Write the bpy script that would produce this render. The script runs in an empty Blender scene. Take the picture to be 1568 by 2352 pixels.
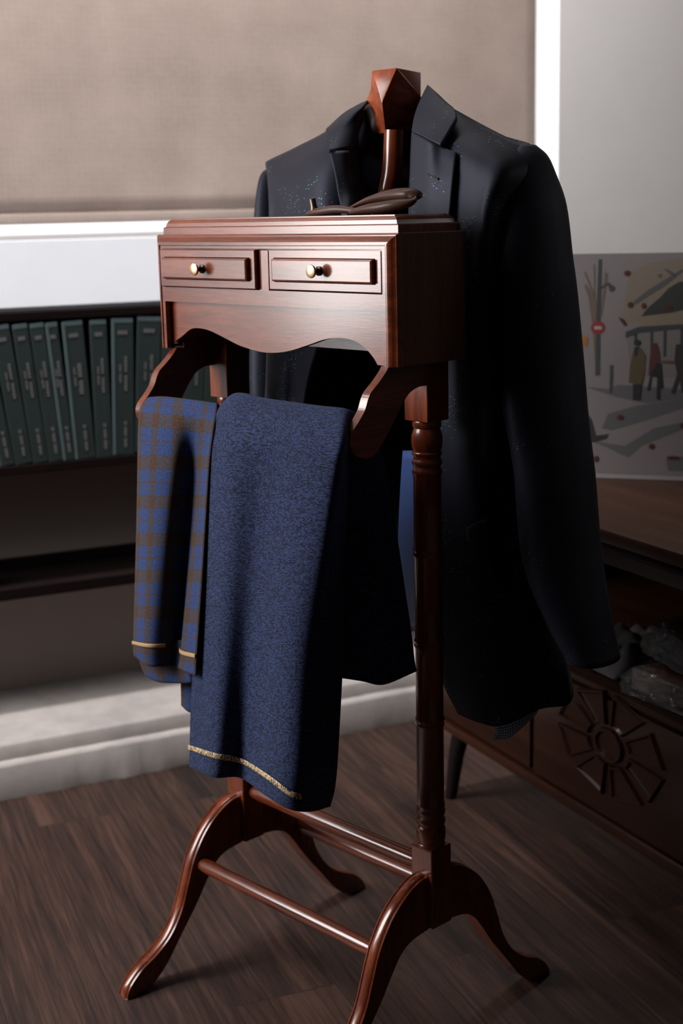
import bpy, bmesh, math, random
from mathutils import Vector, Matrix, noise
random.seed(7)
S = bpy.context.scene
COL = S.collection
PI = math.pi
STAND = math.radians(-72)          # the valet stand is turned against the room

# ------------------------------------------------------------------ camera
cam_d = bpy.data.cameras.new('camera'); cam = bpy.data.objects.new('camera', cam_d); COL.objects.link(cam)
cam_d.sensor_fit = 'VERTICAL'; cam_d.sensor_height = 36.0; cam_d.sensor_width = 24.0; cam_d.lens = 50.0
CR, CU, CF = Vector((0.902017, -0.431117, -0.02246)), Vector((0.108817, 0.176712, 0.978229)), Vector((0.417762, 0.884823, -0.20631))
cam.matrix_world = Matrix(((CR.x, CU.x, -CF.x, -0.84486), (CR.y, CU.y, -CF.y, -1.84993), (CR.z, CU.z, -CF.z, 1.18586), (0, 0, 0, 1)))
cam_d.dof.use_dof = True; cam_d.dof.focus_distance = 1.89; cam_d.dof.aperture_fstop = 4.2
cam_d.clip_start = 0.05
S.camera = cam

# ------------------------------------------------------------------ view, world, lights
S.view_settings.view_transform = 'Standard'; S.view_settings.look = 'None'
S.view_settings.exposure = 0.0; S.view_settings.gamma = 1.0; S.view_settings.use_curve_mapping = False
W = bpy.data.worlds.new('world'); S.world = W; W.use_nodes = True
W.node_tree.nodes['Background'].inputs[0].default_value = (0.75, 0.85, 1.0, 1)
W.node_tree.nodes['Background'].inputs[1].default_value = 0.2

def area(name, loc, look, sx, sy, power, col):
    d = bpy.data.lights.new(name, 'AREA'); d.shape = 'RECTANGLE'; d.size = sx; d.size_y = sy
    d.energy = power; d.color = col
    o = bpy.data.objects.new(name, d); COL.objects.link(o); o.location = loc
    v = Vector(look) - Vector(loc)
    o.rotation_euler = v.to_track_quat('-Z', 'Y').to_euler()
    return o
# daylight through the big window in the left wall
LW_Y0, LW_Y1, LW_Z0, LW_Z1 = 0.06, 1.28, 0.62, 2.75
area('window_daylight', (-2.30, (LW_Y0+LW_Y1)/2, (LW_Z0+LW_Z1)/2), (0, (LW_Y0+LW_Y1)/2-0.5, 0.95), LW_Y1-LW_Y0, LW_Z1-LW_Z0, 140, (1.0, 0.97, 0.95))
# ceiling lamp close to the window wall, washing it from above
cl_lamp = area('ceiling_lamp', (0.45, 0.80, 3.00), (0.45, 1.22, 0.9), 2.2, 0.16, 21, (1.0, 0.965, 0.95))
cl_lamp.data.spread = math.radians(95)
# weak fill added from high on the right to lift the dark sides
area('right_fill_light', (2.84, -0.9, 2.15), (0.2, -0.3, 1.1), 1.0, 0.5, 3.2, (1.0, 0.95, 0.92))
# daylight that gets past the blind
area('blind_gap_daylight', (0.25, 1.50, 1.8), (0.25, 1.0, 1.8), 2.0, 1.3, 10, (0.88, 0.94, 1.0))

# ------------------------------------------------------------------ helpers
def tag(o, label=None, cat=None, group=None, kind=None):
    if label: o['label'] = label
    if cat: o['category'] = cat
    if group: o['group'] = group
    if kind: o['kind'] = kind
    return o
def thing(name, label, cat, loc=(0, 0, 0), rz=0, group=None):
    o = bpy.data.objects.new(name, None); COL.objects.link(o); o.location = loc; o.rotation_euler = (0, 0, rz)
    o.empty_display_size = 0.05
    return tag(o, label, cat, group)
def link(name, me, mat, parent=None, smooth=False):
    o = bpy.data.objects.new(name, me); COL.objects.link(o)
    for m in (mat if isinstance(mat, (list, tuple)) else [mat]): me.materials.append(m)
    if parent: o.parent = parent
    if smooth is not False:
        for p_ in me.polygons: p_.use_smooth = True
        if smooth is not True:
            me.set_sharp_from_angle(angle=math.radians(smooth))
    return o
def obj(name, bm, mat, parent=None, smooth=False):
    bmesh.ops.recalc_face_normals(bm, faces=bm.faces[:])
    me = bpy.data.meshes.new(name); bm.to_mesh(me); bm.free()
    return link(name, me, mat, parent, smooth)
def box(bm, x0, x1, y0, y1, z0, z1, bev=0.0, seg=2):
    r = bmesh.ops.create_cube(bm, size=1.0)
    for v in r['verts']:
        v.co = Vector(((x0+x1)/2 + v.co.x*(x1-x0), (y0+y1)/2 + v.co.y*(y1-y0), (z0+z1)/2 + v.co.z*(z1-z0)))
    if bev > 0:
        es = list({e for v in r['verts'] for e in v.link_edges})
        bmesh.ops.bevel(bm, geom=es, offset=bev, segments=seg, profile=0.5, affect='EDGES')
    return bm
def prism(bm, pts, a, b, axis='x'):
    """polygon pts (u,v) extruded along an axis from a to b: x -> (y,z); y -> (x,z); z -> (x,y)"""
    def mk(u, v, w):
        return {'x': (w, u, v), 'y': (u, w, v), 'z': (u, v, w)}[axis]
    A = [bm.verts.new(mk(u, v, a)) for u, v in pts]; B = [bm.verts.new(mk(u, v, b)) for u, v in pts]
    n = len(pts)
    bm.faces.new(A); bm.faces.new(B[::-1])
    for i in range(n): bm.faces.new((A[i], B[i], B[(i+1) % n], A[(i+1) % n]))
    return bm
def lathe(bm, prof, origin=(0, 0, 0), axis='z', seg=40, caps=True):
    """prof: list of (radius, t)"""
    O = Vector(origin); rings = []
    for r, t in prof:
        ring = []
        for k in range(seg):
            a = 2*PI*k/seg; c, s = r*math.cos(a), r*math.sin(a)
            ring.append(bm.verts.new(O + Vector({'z': (c, s, t), 'y': (c, t, s), 'x': (t, c, s)}[axis])))
        rings.append(ring)
    for a, b in zip(rings, rings[1:]):
        for k in range(seg): bm.faces.new((a[k], a[(k+1) % seg], b[(k+1) % seg], b[k]))
    if caps: bm.faces.new(rings[0]); bm.faces.new(rings[-1])
    return bm
def crv(pts, n):
    """Catmull-Rom through pts, n samples per span"""
    P = [Vector(p_) for p_ in pts]; out = []
    for i in range(len(P)-1):
        p0 = P[i-1] if i else P[0]*2-P[1]; p1, p2 = P[i], P[i+1]; p3 = P[i+2] if i+2 < len(P) else P[-1]*2-P[-2]
        for k in range(n):
            t = k/n
            out.append(0.5*((2*p1)+(p2-p0)*t+(2*p0-5*p1+4*p2-p3)*t*t+(3*p1-p0-3*p2+p3)*t**3))
    out.append(P[-1]); return out
def crv2(pts, n):
    return [(v.x, v.y) for v in crv([(a, b, 0) for a, b in pts], n)]
def tube(bm, path, rad, seg=20, flat=1.0, up=(0, 0, 1), caps=True):
    P = [Vector(p_) for p_ in path]; n = len(P); rings = []; prev = None
    R_ = rad if isinstance(rad, (list, tuple)) else [rad]*n
    for i, p_ in enumerate(P):
        t = (P[min(i+1, n-1)]-P[max(i-1, 0)]).normalized()
        a = Vector(up).cross(t)
        if a.length < 1e-4: a = Vector((1, 0, 0)).cross(t)
        a.normalize(); b = t.cross(a)
        if prev is not None and a.dot(prev) < 0: a, b = -a, -b
        prev = a
        rings.append([bm.verts.new(p_ + R_[i]*(math.cos(2*PI*k/seg)*a + flat*math.sin(2*PI*k/seg)*b)) for k in range(seg)])
    for A, B in zip(rings, rings[1:]):
        for k in range(seg): bm.faces.new((A[k], A[(k+1) % seg], B[(k+1) % seg], B[k]))
    if caps: bm.faces.new(rings[0]); bm.faces.new(rings[-1])
    return bm
def grid_pts(rows, nr, nc):
    """rows of control points -> dense smooth grid of points"""
    a = [crv(r, nc) for r in rows]
    cols = [crv([r[j] for r in a], nr) for j in range(len(a[0]))]
    return [[cols[j][i] for j in range(len(cols))] for i in range(len(cols[0]))]
def grid_obj(name, G, mat, parent=None, thick=0.0, offset=-1.0, wob=0.0, wsc=8.0, uvscale=1.0, lining=False, close=False, flip=False):
    nr, nc = len(G), len(G[0])
    me = bpy.data.meshes.new(name)
    V = [v.copy() for r in G for v in r]
    if wob:
        for v in V:
            q = noise.noise(Vector((v.x*wsc, v.y*wsc, v.z*wsc*0.35)) + Vector((3.1, 7.7, 1.3)))
            v.y += wob*q; v.x += wob*0.4*q
    F_ = [(i*nc+j, i*nc+j+1, (i+1)*nc+j+1, (i+1)*nc+j) for i in range(nr-1) for j in range(nc-1)]
    if close: F_ += [(i*nc+nc-1, i*nc, (i+1)*nc, (i+1)*nc+nc-1) for i in range(nr-1)]
    if flip: F_ = [f[::-1] for f in F_]
    me.from_pydata([tuple(v) for v in V], [], F_)
    # cloth coordinates in metres
    uu = [[0.0]*nc for _ in range(nr)]; vv = [[0.0]*nc for _ in range(nr)]
    mid = nr//2
    for j in range(1, nc):
        d = (G[mid][j]-G[mid][j-1]).length
        for i in range(nr): uu[i][j] = uu[i][j-1]+d
    mj = nc//3
    for i in range(1, nr):
        d = (G[i][mj]-G[i-1][mj]).length
        for j in range(nc): vv[i][j] = vv[i-1][j]+d
    uv = me.uv_layers.new(name='UVMap')
    for lp in me.loops:
        i, j = divmod(lp.vertex_index, nc); uv.data[lp.index].uv = (uu[i][j]*uvscale, vv[i][j]*uvscale)
    o = link(name, me, mat, parent, True)
    if thick:
        m = o.modifiers.new('thickness', 'SOLIDIFY'); m.thickness = thick; m.offset = offset
        if lining: m.material_offset = 1
    return o

# ------------------------------------------------------------------ materials
def nodes(name):
    m = bpy.data.materials.new(name); m.use_nodes = True
    nt = m.node_tree; b = nt.nodes['Principled BSDF']; return m, nt, b
def N(nt, t, **kw):
    n = nt.nodes.new(t)
    for k, v in kw.items():
        if k in n.inputs: n.inputs[k].default_value = v
        else: setattr(n, k, v)
    return n
def ramp(nt, src, stops):
    r = nt.nodes.new('ShaderNodeValToRGB'); e = r.color_ramp.elements
    while len(e) < len(stops): e.new(0.5)
    for el, (p_, c) in zip(e, stops): el.position = p_; el.color = (*c, 1)
    nt.links.new(src, r.inputs[0]); return r.outputs[0]
def plain(name, col, rough=0.5, metal=0.0, spec=0.5, bump=0.0, bscale=60, coat=0.0, sheen=0.0):
    m, nt, b = nodes(name)
    b.inputs['Base Color'].default_value = (*col, 1); b.inputs['Roughness'].default_value = rough
    b.inputs['Metallic'].default_value = metal; b.inputs['Specular IOR Level'].default_value = spec
    b.inputs['Coat Weight'].default_value = coat; b.inputs['Sheen Weight'].default_value = sheen
    if bump:
        t = N(nt, 'ShaderNodeTexCoord'); n = N(nt, 'ShaderNodeTexNoise', Scale=bscale, Detail=4.0)
        nt.links.new(t.outputs['Object'], n.inputs['Vector'])
        bp = N(nt, 'ShaderNodeBump', Strength=bump, Distance=0.002); nt.links.new(n.outputs[0], bp.inputs['Height'])
        nt.links.new(bp.outputs[0], b.inputs['Normal'])
    return m
def wood(name, dark, mid, light, axis, scale=14, rough=0.42, coat=0.85, bump=0.10, stretch=9.0, crough=0.18, spec=0.07):
    m, nt, b = nodes(name)
    t = N(nt, 'ShaderNodeTexCoord'); mp = N(nt, 'ShaderNodeMapping')
    s = [stretch]*3; s['xyz'.index(axis)] = 0.7
    mp.inputs['Scale'].default_value = s
    nt.links.new(t.outputs['Object'], mp.inputs['Vector'])
    n1 = N(nt, 'ShaderNodeTexNoise', Scale=scale*0.32, Detail=5.0, Roughness=0.6, Distortion=0.6); nt.links.new(mp.outputs[0], n1.inputs['Vector'])
    n2 = N(nt, 'ShaderNodeTexNoise', Scale=scale*3.2, Detail=3.0, Roughness=0.7); nt.links.new(mp.outputs[0], n2.inputs['Vector'])
    mx = N(nt, 'ShaderNodeMix', data_type='FLOAT'); mx.inputs[0].default_value = 0.35
    nt.links.new(n1.outputs[0], mx.inputs[2]); nt.links.new(n2.outputs[0], mx.inputs[3])
    c = ramp(nt, mx.outputs[0], [(0.30, dark), (0.5, mid), (0.72, light)])
    nt.links.new(c, b.inputs['Base Color'])
    b.inputs['Roughness'].default_value = rough; b.inputs['Coat Weight'].default_value = coat; b.inputs['Coat Roughness'].default_value = crough
    b.inputs['Specular IOR Level'].default_value = spec; b.inputs['Coat IOR'].default_value = 1.6
    bp = N(nt, 'ShaderNodeBump', Strength=bump, Distance=0.0012); nt.links.new(n2.outputs[0], bp.inputs['Height'])
    nt.links.new(bp.outputs[0], b.inputs['Normal'])
    bp2 = N(nt, 'ShaderNodeBump', Strength=bump*0.35, Distance=0.0008); nt.links.new(n2.outputs[0], bp2.inputs['Height'])
    nt.links.new(bp2.outputs[0], b.inputs['Coat Normal'])
    return m
MD, MM, ML = (0.030, 0.0045, 0.0015), (0.110, 0.020, 0.006), (0.215, 0.047, 0.014)
mah = {a: wood('mahogany_'+a, MD, MM, ML, a) for a in 'xyz'}
mah_fig = wood('figured_mahogany', (0.03, 0.008, 0.005), (0.22, 0.045, 0.015), (0.42, 0.095, 0.03), 'y', scale=9, rough=0.3, coat=0.4, stretch=3.2)
mah_side_lit = wood('side_lit_mahogany', (0.07, 0.030, 0.020), (0.115, 0.052, 0.035), (0.15, 0.070, 0.050), 'z', rough=0.42, coat=0.12, crough=0.3)  # right side panel only: reflected room light put into the brown
tray_wood = wood('dark_stained_wood', (0.035, 0.018, 0.013), (0.06, 0.031, 0.024), (0.10, 0.05, 0.038), 'x', rough=0.45, coat=0.15, crough=0.3)
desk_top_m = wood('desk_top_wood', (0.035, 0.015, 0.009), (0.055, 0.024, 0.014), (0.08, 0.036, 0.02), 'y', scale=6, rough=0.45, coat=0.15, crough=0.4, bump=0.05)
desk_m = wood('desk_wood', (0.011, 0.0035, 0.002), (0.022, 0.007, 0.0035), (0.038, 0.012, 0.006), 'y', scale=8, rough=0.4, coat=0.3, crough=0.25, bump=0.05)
black_wood = wood('black_lacquered_wood', (0.006, 0.004, 0.004), (0.010, 0.006, 0.006), (0.014, 0.009, 0.008), 'x', rough=0.5, coat=0.05, crough=0.35)
brass = plain('aged_brass', (0.42, 0.30, 0.18), 0.36, 1.0)
black_metal = plain('blackened_metal', (0.02, 0.018, 0.016), 0.3, 0.8)
steel_dark = plain('dark_steel', (0.09, 0.07, 0.06), 0.35, 0.9)

def floor_mat():
    m, nt, b = nodes('laminate_floor')
    t = N(nt, 'ShaderNodeTexCoord'); mp = N(nt, 'ShaderNodeMapping'); nt.links.new(t.outputs['Object'], mp.inputs['Vector'])
    mp.inputs['Rotation'].default_value = (0, 0, math.radians(4))
    # planks run along y
    sep = N(nt, 'ShaderNodeSeparateXYZ'); nt.links.new(mp.outputs[0], sep.inputs[0])
    cb = N(nt, 'ShaderNodeCombineXYZ'); nt.links.new(sep.outputs[1], cb.inputs[0]); nt.links.new(sep.outputs[0], cb.inputs[1])
    br = N(nt, 'ShaderNodeTexBrick'); br.offset = 0.37
    br.inputs['Scale'].default_value = 1.0; br.inputs['Brick Width'].default_value = 1.25; br.inputs['Row Height'].default_value = 0.165
    br.inputs['Mortar Size'].default_value = 0.0012; br.inputs['Mortar Smooth'].default_value = 0.3
    br.inputs['Color1'].default_value = (0.35, 0.35, 0.35, 1); br.inputs['Color2'].default_value = (0.65, 0.65, 0.65, 1); br.inputs['Mortar'].default_value = (0.2, 0.2, 0.2, 1)
    nt.links.new(cb.outputs[0], br.inputs['Vector'])
    mp2 = N(nt, 'ShaderNodeMapping'); mp2.inputs['Scale'].default_value = (1.0, 0.036, 1.0); nt.links.new(mp.outputs[0], mp2.inputs['Vector'])
    va = N(nt, 'ShaderNodeVectorMath', operation='ADD'); nt.links.new(mp2.outputs[0], va.inputs[0]); nt.links.new(br.outputs[0], va.inputs[1])
    n1 = N(nt, 'ShaderNodeTexNoise', Scale=150.0, Detail=6.0, Roughness=0.7, Distortion=0.35); nt.links.new(va.outputs[0], n1.inputs['Vector'])
    n2 = N(nt, 'ShaderNodeTexNoise', Scale=9.0, Detail=3.0, Roughness=0.5, Distortion=1.0); nt.links.new(va.outputs[0], n2.inputs['Vector'])
    mx = N(nt, 'ShaderNodeMix', data_type='FLOAT'); mx.inputs[0].default_value = 0.45
    nt.links.new(n1.outputs[0], mx.inputs[2]); nt.links.new(n2.outputs[0], mx.inputs[3])
    c = ramp(nt, mx.outputs[0], [(0.37, (0.007, 0.0030, 0.0022)), (0.48, (0.031, 0.0138, 0.0095)), (0.61, (0.072, 0.035, 0.0245))])
    mc = N(nt, 'ShaderNodeMix', data_type='RGBA', blend_type='MULTIPLY'); mc.inputs[0].default_value = 1.0
    fr = ramp(nt, br.outputs['Fac'], [(0.0, (1, 1, 1)), (1.0, (0.45, 0.45, 0.45))])
    nt.links.new(c, mc.inputs[6]); nt.links.new(fr, mc.inputs[7])
    nt.links.new(mc.outputs[2], b.inputs['Base Color'])
    b.inputs['Roughness'].default_value = 0.5
    bp = N(nt, 'ShaderNodeBump', Strength=0.25, Distance=0.001); nt.links.new(n1.outputs[0], bp.inputs['Height']); nt.links.new(bp.outputs[0], b.inputs['Normal'])
    return m
def wall_mat(name, col, bump=0.15, rough=0.85, grime=0.0):
    m, nt, b = nodes(name)
    t = N(nt, 'ShaderNodeTexCoord'); n = N(nt, 'ShaderNodeTexNoise', Scale=7.0, Detail=6.0, Roughness=0.65)
    nt.links.new(t.outputs['Object'], n.inputs['Vector'])
    k = 1.0-grime
    c = ramp(nt, n.outputs[0], [(0.35, tuple(v*k*(0.9 if grime else 0.97) for v in col)), (0.6, col)])
    nt.links.new(c, b.inputs['Base Color']); b.inputs['Roughness'].default_value = rough; b.inputs['Specular IOR Level'].default_value = 0.3
    bp = N(nt, 'ShaderNodeBump', Strength=bump, Distance=0.004); nt.links.new(n.outputs[0], bp.inputs['Height']); nt.links.new(bp.outputs[0], b.inputs['Normal'])
    return m
M_floor = floor_mat()
M_wall = wall_mat('grey_white_paint', (0.78, 0.75, 0.75), 0.05)
M_lowwall = wall_mat('shaded_lower_wall', (0.36, 0.300, 0.278), 0.05)  # wall colour darkened to carry the shade under the shelves
M_ledge = wall_mat('painted_plaster_ledge', (0.41, 0.372, 0.355), 0.35, 0.8, grime=0.16)
M_sill = wall_mat('white_sill_paint', (0.42, 0.435, 0.47), 0.03)
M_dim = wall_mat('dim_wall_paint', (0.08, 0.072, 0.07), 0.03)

def blind_mat():
    m, nt, b = nodes('woven_blind_fabric')
    t = N(nt, 'ShaderNodeTexCoord')
    n = N(nt, 'ShaderNodeTexNoise', Scale=5.0, Detail=4.0, Roughness=0.6); nt.links.new(t.outputs['Object'], n.inputs['Vector'])
    mp = N(nt, 'ShaderNodeMapping'); mp.inputs['Scale'].default_value = (75, 1, 75); nt.links.new(t.outputs['Object'], mp.inputs['Vector'])
    vo = N(nt, 'ShaderNodeTexVoronoi', Scale=1.0); vo.inputs['Randomness'].default_value = 0.35; nt.links.new(mp.outputs[0], vo.inputs['Vector'])
    mx = N(nt, 'ShaderNodeMix', data_type='FLOAT'); mx.inputs[0].default_value = 0.20
    nt.links.new(n.outputs[0], mx.inputs[2]); nt.links.new(vo.outputs[0], mx.inputs[3])
    c = ramp(nt, mx.outputs[0], [(0.25, (0.43, 0.35, 0.312)), (0.55, (0.52, 0.43, 0.385)), (0.75, (0.58, 0.49, 0.445))])
    d = N(nt, 'ShaderNodeBsdfDiffuse'); tr = N(nt, 'ShaderNodeBsdfTranslucent'); ms = N(nt, 'ShaderNodeMixShader'); ms.inputs[0].default_value = 0.30
    nt.links.new(c, d.inputs[0]); nt.links.new(c, tr.inputs[0])
    nt.links.new(d.outputs[0], ms.inputs[1]); nt.links.new(tr.outputs[0], ms.inputs[2])
    bp = N(nt, 'ShaderNodeBump', Strength=0.4, Distance=0.002); nt.links.new(mx.outputs[0], bp.inputs['Height']); nt.links.new(bp.outputs[0], d.inputs['Normal'])
    nt.links.new(ms.outputs[0], nt.nodes['Material Output'].inputs[0]); nt.nodes.remove(b)
    return m
M_blind = blind_mat()
def emit(name, col, s):
    m, nt, b = nodes(name)
    b.inputs['Base Color'].default_value = (0, 0, 0, 1); b.inputs['Emission Color'].default_value = (*col, 1); b.inputs['Emission Strength'].default_value = s
    return m
M_pane = emit('daylit_frosted_glass', (0.93, 0.97, 1.0), 1.6)

def suit_mat(name='navy_suit_cloth', thr=0.52):
    m, nt, b = nodes(name)
    t = N(nt, 'ShaderNodeTexCoord')
    # fine twill rib
    w = N(nt, 'ShaderNodeTexWave', Scale=1.0, Distortion=0.3, Detail=1.0); w.wave_type = 'BANDS'; w.bands_direction = 'DIAGONAL'
    mp = N(nt, 'ShaderNodeMapping'); mp.inputs['Scale'].default_value = (190, 190, 10); nt.links.new(t.outputs['UV'], mp.inputs['Vector']); nt.links.new(mp.outputs[0], w.inputs['Vector'])
    c = ramp(nt, w.outputs[0], [(0.0, (0.0050, 0.0054, 0.0095)), (1.0, (0.0075, 0.0080, 0.0140))])
    # sparse glints of metallic thread on a grid
    mp2 = N(nt, 'ShaderNodeMapping'); mp2.inputs['Scale'].default_value = (430, 430, 430); nt.links.new(t.outputs['UV'], mp2.inputs['Vector'])
    vo = N(nt, 'ShaderNodeTexVoronoi', Scale=1.0); vo.inputs['Randomness'].default_value = 0.25; nt.links.new(mp2.outputs[0], vo.inputs['Vector'])
    sp = N(nt, 'ShaderNodeSeparateColor'); nt.links.new(vo.outputs['Color'], sp.inputs[0])
    big = N(nt, 'ShaderNodeTexNoise', Scale=14.0, Detail=2.0); nt.links.new(t.outputs['UV'], big.inputs['Vector'])
    th = N(nt, 'ShaderNodeMath', operation='MULTIPLY'); nt.links.new(sp.outputs[0], th.inputs[0]); nt.links.new(big.outputs[0], th.inputs[1])
    g1 = N(nt, 'ShaderNodeMath', operation='GREATER_THAN'); g1.inputs[1].default_value = thr; nt.links.new(th.outputs[0], g1.inputs[0])
    g2 = N(nt, 'ShaderNodeMath', operation='LESS_THAN'); g2.inputs[1].default_value = 0.26; nt.links.new(vo.outputs['Distance'], g2.inputs[0])
    g = N(nt, 'ShaderNodeMath', operation='MULTIPLY'); nt.links.new(g1.outputs[0], g.inputs[0]); nt.links.new(g2.outputs[0], g.inputs[1])
    mc = N(nt, 'ShaderNodeMix', data_type='RGBA'); nt.links.new(g.outputs[0], mc.inputs[0]); nt.links.new(c, mc.inputs[6])
    gc = ramp(nt, sp.outputs[1], [(0.0, (0.06, 0.26, 0.25)), (0.6, (0.08, 0.22, 0.32)), (1.0, (0.32, 0.28, 0.16))])
    nt.links.new(gc, mc.inputs[7]); nt.links.new(mc.outputs[2], b.inputs['Base Color']); gm = N(nt, 'ShaderNodeMath', operation='MULTIPLY'); gm.inputs[1].default_value = 0.4; nt.links.new(g.outputs[0], gm.inputs[0]); nt.links.new(gm.outputs[0], b.inputs['Metallic'])
    rr = N(nt, 'ShaderNodeMath', operation='MULTIPLY_ADD'); rr.inputs[1].default_value = -0.12; rr.inputs[2].default_value = 0.58; nt.links.new(g.outputs[0], rr.inputs[0]); nt.links.new(rr.outputs[0], b.inputs['Roughness'])
    b.inputs['Specular IOR Level'].default_value = 0.22
    b.inputs['Specular Tint'].default_value = (0.72, 0.76, 1.0, 1); b.inputs['Sheen Weight'].default_value = 0.06; b.inputs['Sheen Roughness'].default_value = 0.3; b.inputs['Sheen Tint'].default_value = (0.55, 0.58, 0.75, 1)
    bp = N(nt, 'ShaderNodeBump', Strength=0.15, Distance=0.0006); nt.links.new(w.outputs[0], bp.inputs['Height']); nt.links.new(bp.outputs[0], b.inputs['Normal'])
    return m
M_suit = suit_mat()
M_sleeve = suit_mat('navy_sleeve_cloth', 0.60)
M_lining = plain('dark_lining', (0.006, 0.007, 0.016), 0.5)
def dots_mat(name, base, dot, scale, size, uv='UV'):
    m, nt, b = nodes(name)
    t = N(nt, 'ShaderNodeTexCoord'); mp = N(nt, 'ShaderNodeMapping'); mp.inputs['Scale'].default_value = (scale,)*3; nt.links.new(t.outputs[uv], mp.inputs['Vector'])
    vo = N(nt, 'ShaderNodeTexVoronoi', Scale=1.0); vo.inputs['Randomness'].default_value = 0.0; nt.links.new(mp.outputs[0], vo.inputs['Vector'])
    c = ramp(nt, vo.outputs['Distance'], [(size, dot), (size+0.08, base)]); nt.links.new(c, b.inputs['Base Color'])
    b.inputs['Roughness'].default_value = 0.45; b.inputs['Sheen Weight'].default_value = 0.2
    return m
M_blue_lining = dots_mat('blue_dotted_lining', (0.028, 0.085, 0.30), (0.010, 0.025, 0.10), 520, 0.25)
M_dotted = dots_mat('polka_dot_lining', (0.006, 0.009, 0.02), (0.30, 0.42, 0.62), 260, 0.30)

def navy_mat():
    m, nt, b = nodes('navy_wool_weave')
    t = N(nt, 'ShaderNodeTexCoord')
    br = N(nt, 'ShaderNodeTexBrick'); br.inputs['Scale'].default_value = 1.0
    br.inputs['Brick Width'].default_value = 0.0036; br.inputs['Row Height'].default_value = 0.0016; br.inputs['Mortar Size'].default_value = 0.00028
    br.inputs['Mortar Smooth'].default_value = 0.8
    n = N(nt, 'ShaderNodeTexNoise', Scale=420.0, Detail=3.0); nt.links.new(t.outputs['UV'], n.inputs['Vector'])
    nt.links.new(t.outputs['UV'], br.inputs['Vector'])
    br.inputs['Color1'].default_value = (0.033, 0.050, 0.128, 1); br.inputs['Color2'].default_value = (0.004, 0.0055, 0.015, 1); br.inputs['Mortar'].default_value = (0.004, 0.005, 0.011, 1)
    mx = N(nt, 'ShaderNodeMix', data_type='RGBA', blend_type='MULTIPLY'); mx.inputs[0].default_value = 0.6
    r = ramp(nt, n.outputs[0], [(0.3, (0.45, 0.45, 0.5)), (0.7, (1.35, 1.35, 1.35))])
    nt.links.new(br.outputs[0], mx.inputs[6]); nt.links.new(r, mx.inputs[7]); nt.links.new(mx.outputs[2], b.inputs['Base Color'])
    b.inputs['Roughness'].default_value = 0.9; b.inputs['Specular IOR Level'].default_value = 0.15
    b.inputs['Sheen Weight'].default_value = 0.07; b.inputs['Sheen Tint'].default_value = (0.45, 0.6, 1.0, 1)
    bp = N(nt, 'ShaderNodeBump', Strength=0.5, Distance=0.0006); nt.links.new(br.outputs['Fac'], bp.inputs['Height']); bp.invert = True; nt.links.new(bp.outputs[0], b.inputs['Normal'])
    return m
M_navy = navy_mat()
def plaid_mat():
    m, nt, b = nodes('blue_brown_plaid')
    t = N(nt, 'ShaderNodeTexCoord'); mp = N(nt, 'ShaderNodeMapping'); mp.inputs['Scale'].default_value = (1/0.0515, 1/0.0590, 1); mp.inputs['Location'].default_value = (0.05, 0.42, 0)
    nt.links.new(t.outputs['UV'], mp.inputs['Vector'])
    nz = N(nt, 'ShaderNodeTexNoise', Scale=300.0, Detail=2.0); nt.links.new(t.outputs['UV'], nz.inputs['Vector'])
    sx = N(nt, 'ShaderNodeSeparateXYZ'); nt.links.new(mp.outputs[0], sx.inputs[0])
    def band(src, lo, hi):
        f = N(nt, 'ShaderNodeMath', operation='FRACT'); nt.links.new(src, f.inputs[0])
        a = N(nt, 'ShaderNodeMath', operation='GREATER_THAN'); a.inputs[1].default_value = lo; nt.links.new(f.outputs[0], a.inputs[0])
        c = N(nt, 'ShaderNodeMath', operation='LESS_THAN'); c.inputs[1].default_value = hi; nt.links.new(f.outputs[0], c.inputs[0])
        o = N(nt, 'ShaderNodeMath', operation='MULTIPLY'); nt.links.new(a.outputs[0], o.inputs[0]); nt.links.new(c.outputs[0], o.inputs[1]); return o.outputs[0]
    bx, by = band(sx.outputs[0], 0.0, 0.36), band(sx.outputs[1], 0.0, 0.36)
    lx, ly = band(sx.outputs[0], 0.665, 0.70), band(sx.outputs[1], 0.665, 0.70)
    ad = N(nt, 'ShaderNodeMath', operation='ADD'); nt.links.new(bx, ad.inputs[0]); nt.links.new(by, ad.inputs[1])
    hf = N(nt, 'ShaderNodeMath', operation='MULTIPLY'); hf.inputs[1].default_value = 0.5; nt.links.new(ad.outputs[0], hf.inputs[0])
    c = ramp(nt, hf.outputs[0], [(0.0, (0.020, 0.038, 0.112)), (0.5, (0.038, 0.034, 0.043)), (1.0, (0.048, 0.026, 0.018))])
    ln = N(nt, 'ShaderNodeMath', operation='MAXIMUM'); nt.links.new(lx, ln.inputs[0]); nt.links.new(ly, ln.inputs[1])
    l2 = N(nt, 'ShaderNodeMath', operation='MULTIPLY'); l2.inputs[1].default_value = 0.75; nt.links.new(ln.outputs[0], l2.inputs[0])
    mx = N(nt, 'ShaderNodeMix', data_type='RGBA'); nt.links.new(l2.outputs[0], mx.inputs[0]); nt.links.new(c, mx.inputs[6]); mx.inputs[7].default_value = (0.055, 0.025, 0.016, 1)
    r = ramp(nt, nz.outputs[0], [(0.3, (0.55, 0.55, 0.55)), (0.7, (1.3, 1.3, 1.3))])
    mm = N(nt, 'ShaderNodeMix', data_type='RGBA', blend_type='MULTIPLY'); mm.inputs[0].default_value = 0.7
    nt.links.new(mx.outputs[2], mm.inputs[6]); nt.links.new(r, mm.inputs[7]); nt.links.new(mm.outputs[2], b.inputs['Base Color'])
    b.inputs['Roughness'].default_value = 0.9; b.inputs['Specular IOR Level'].default_value = 0.10; b.inputs['Sheen Weight'].default_value = 0.03
    bp = N(nt, 'ShaderNodeBump', Strength=0.3, Distance=0.0005); nt.links.new(nz.outputs[0], bp.inputs['Height']); nt.links.new(bp.outputs[0], b.inputs['Normal'])
    return m
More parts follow.
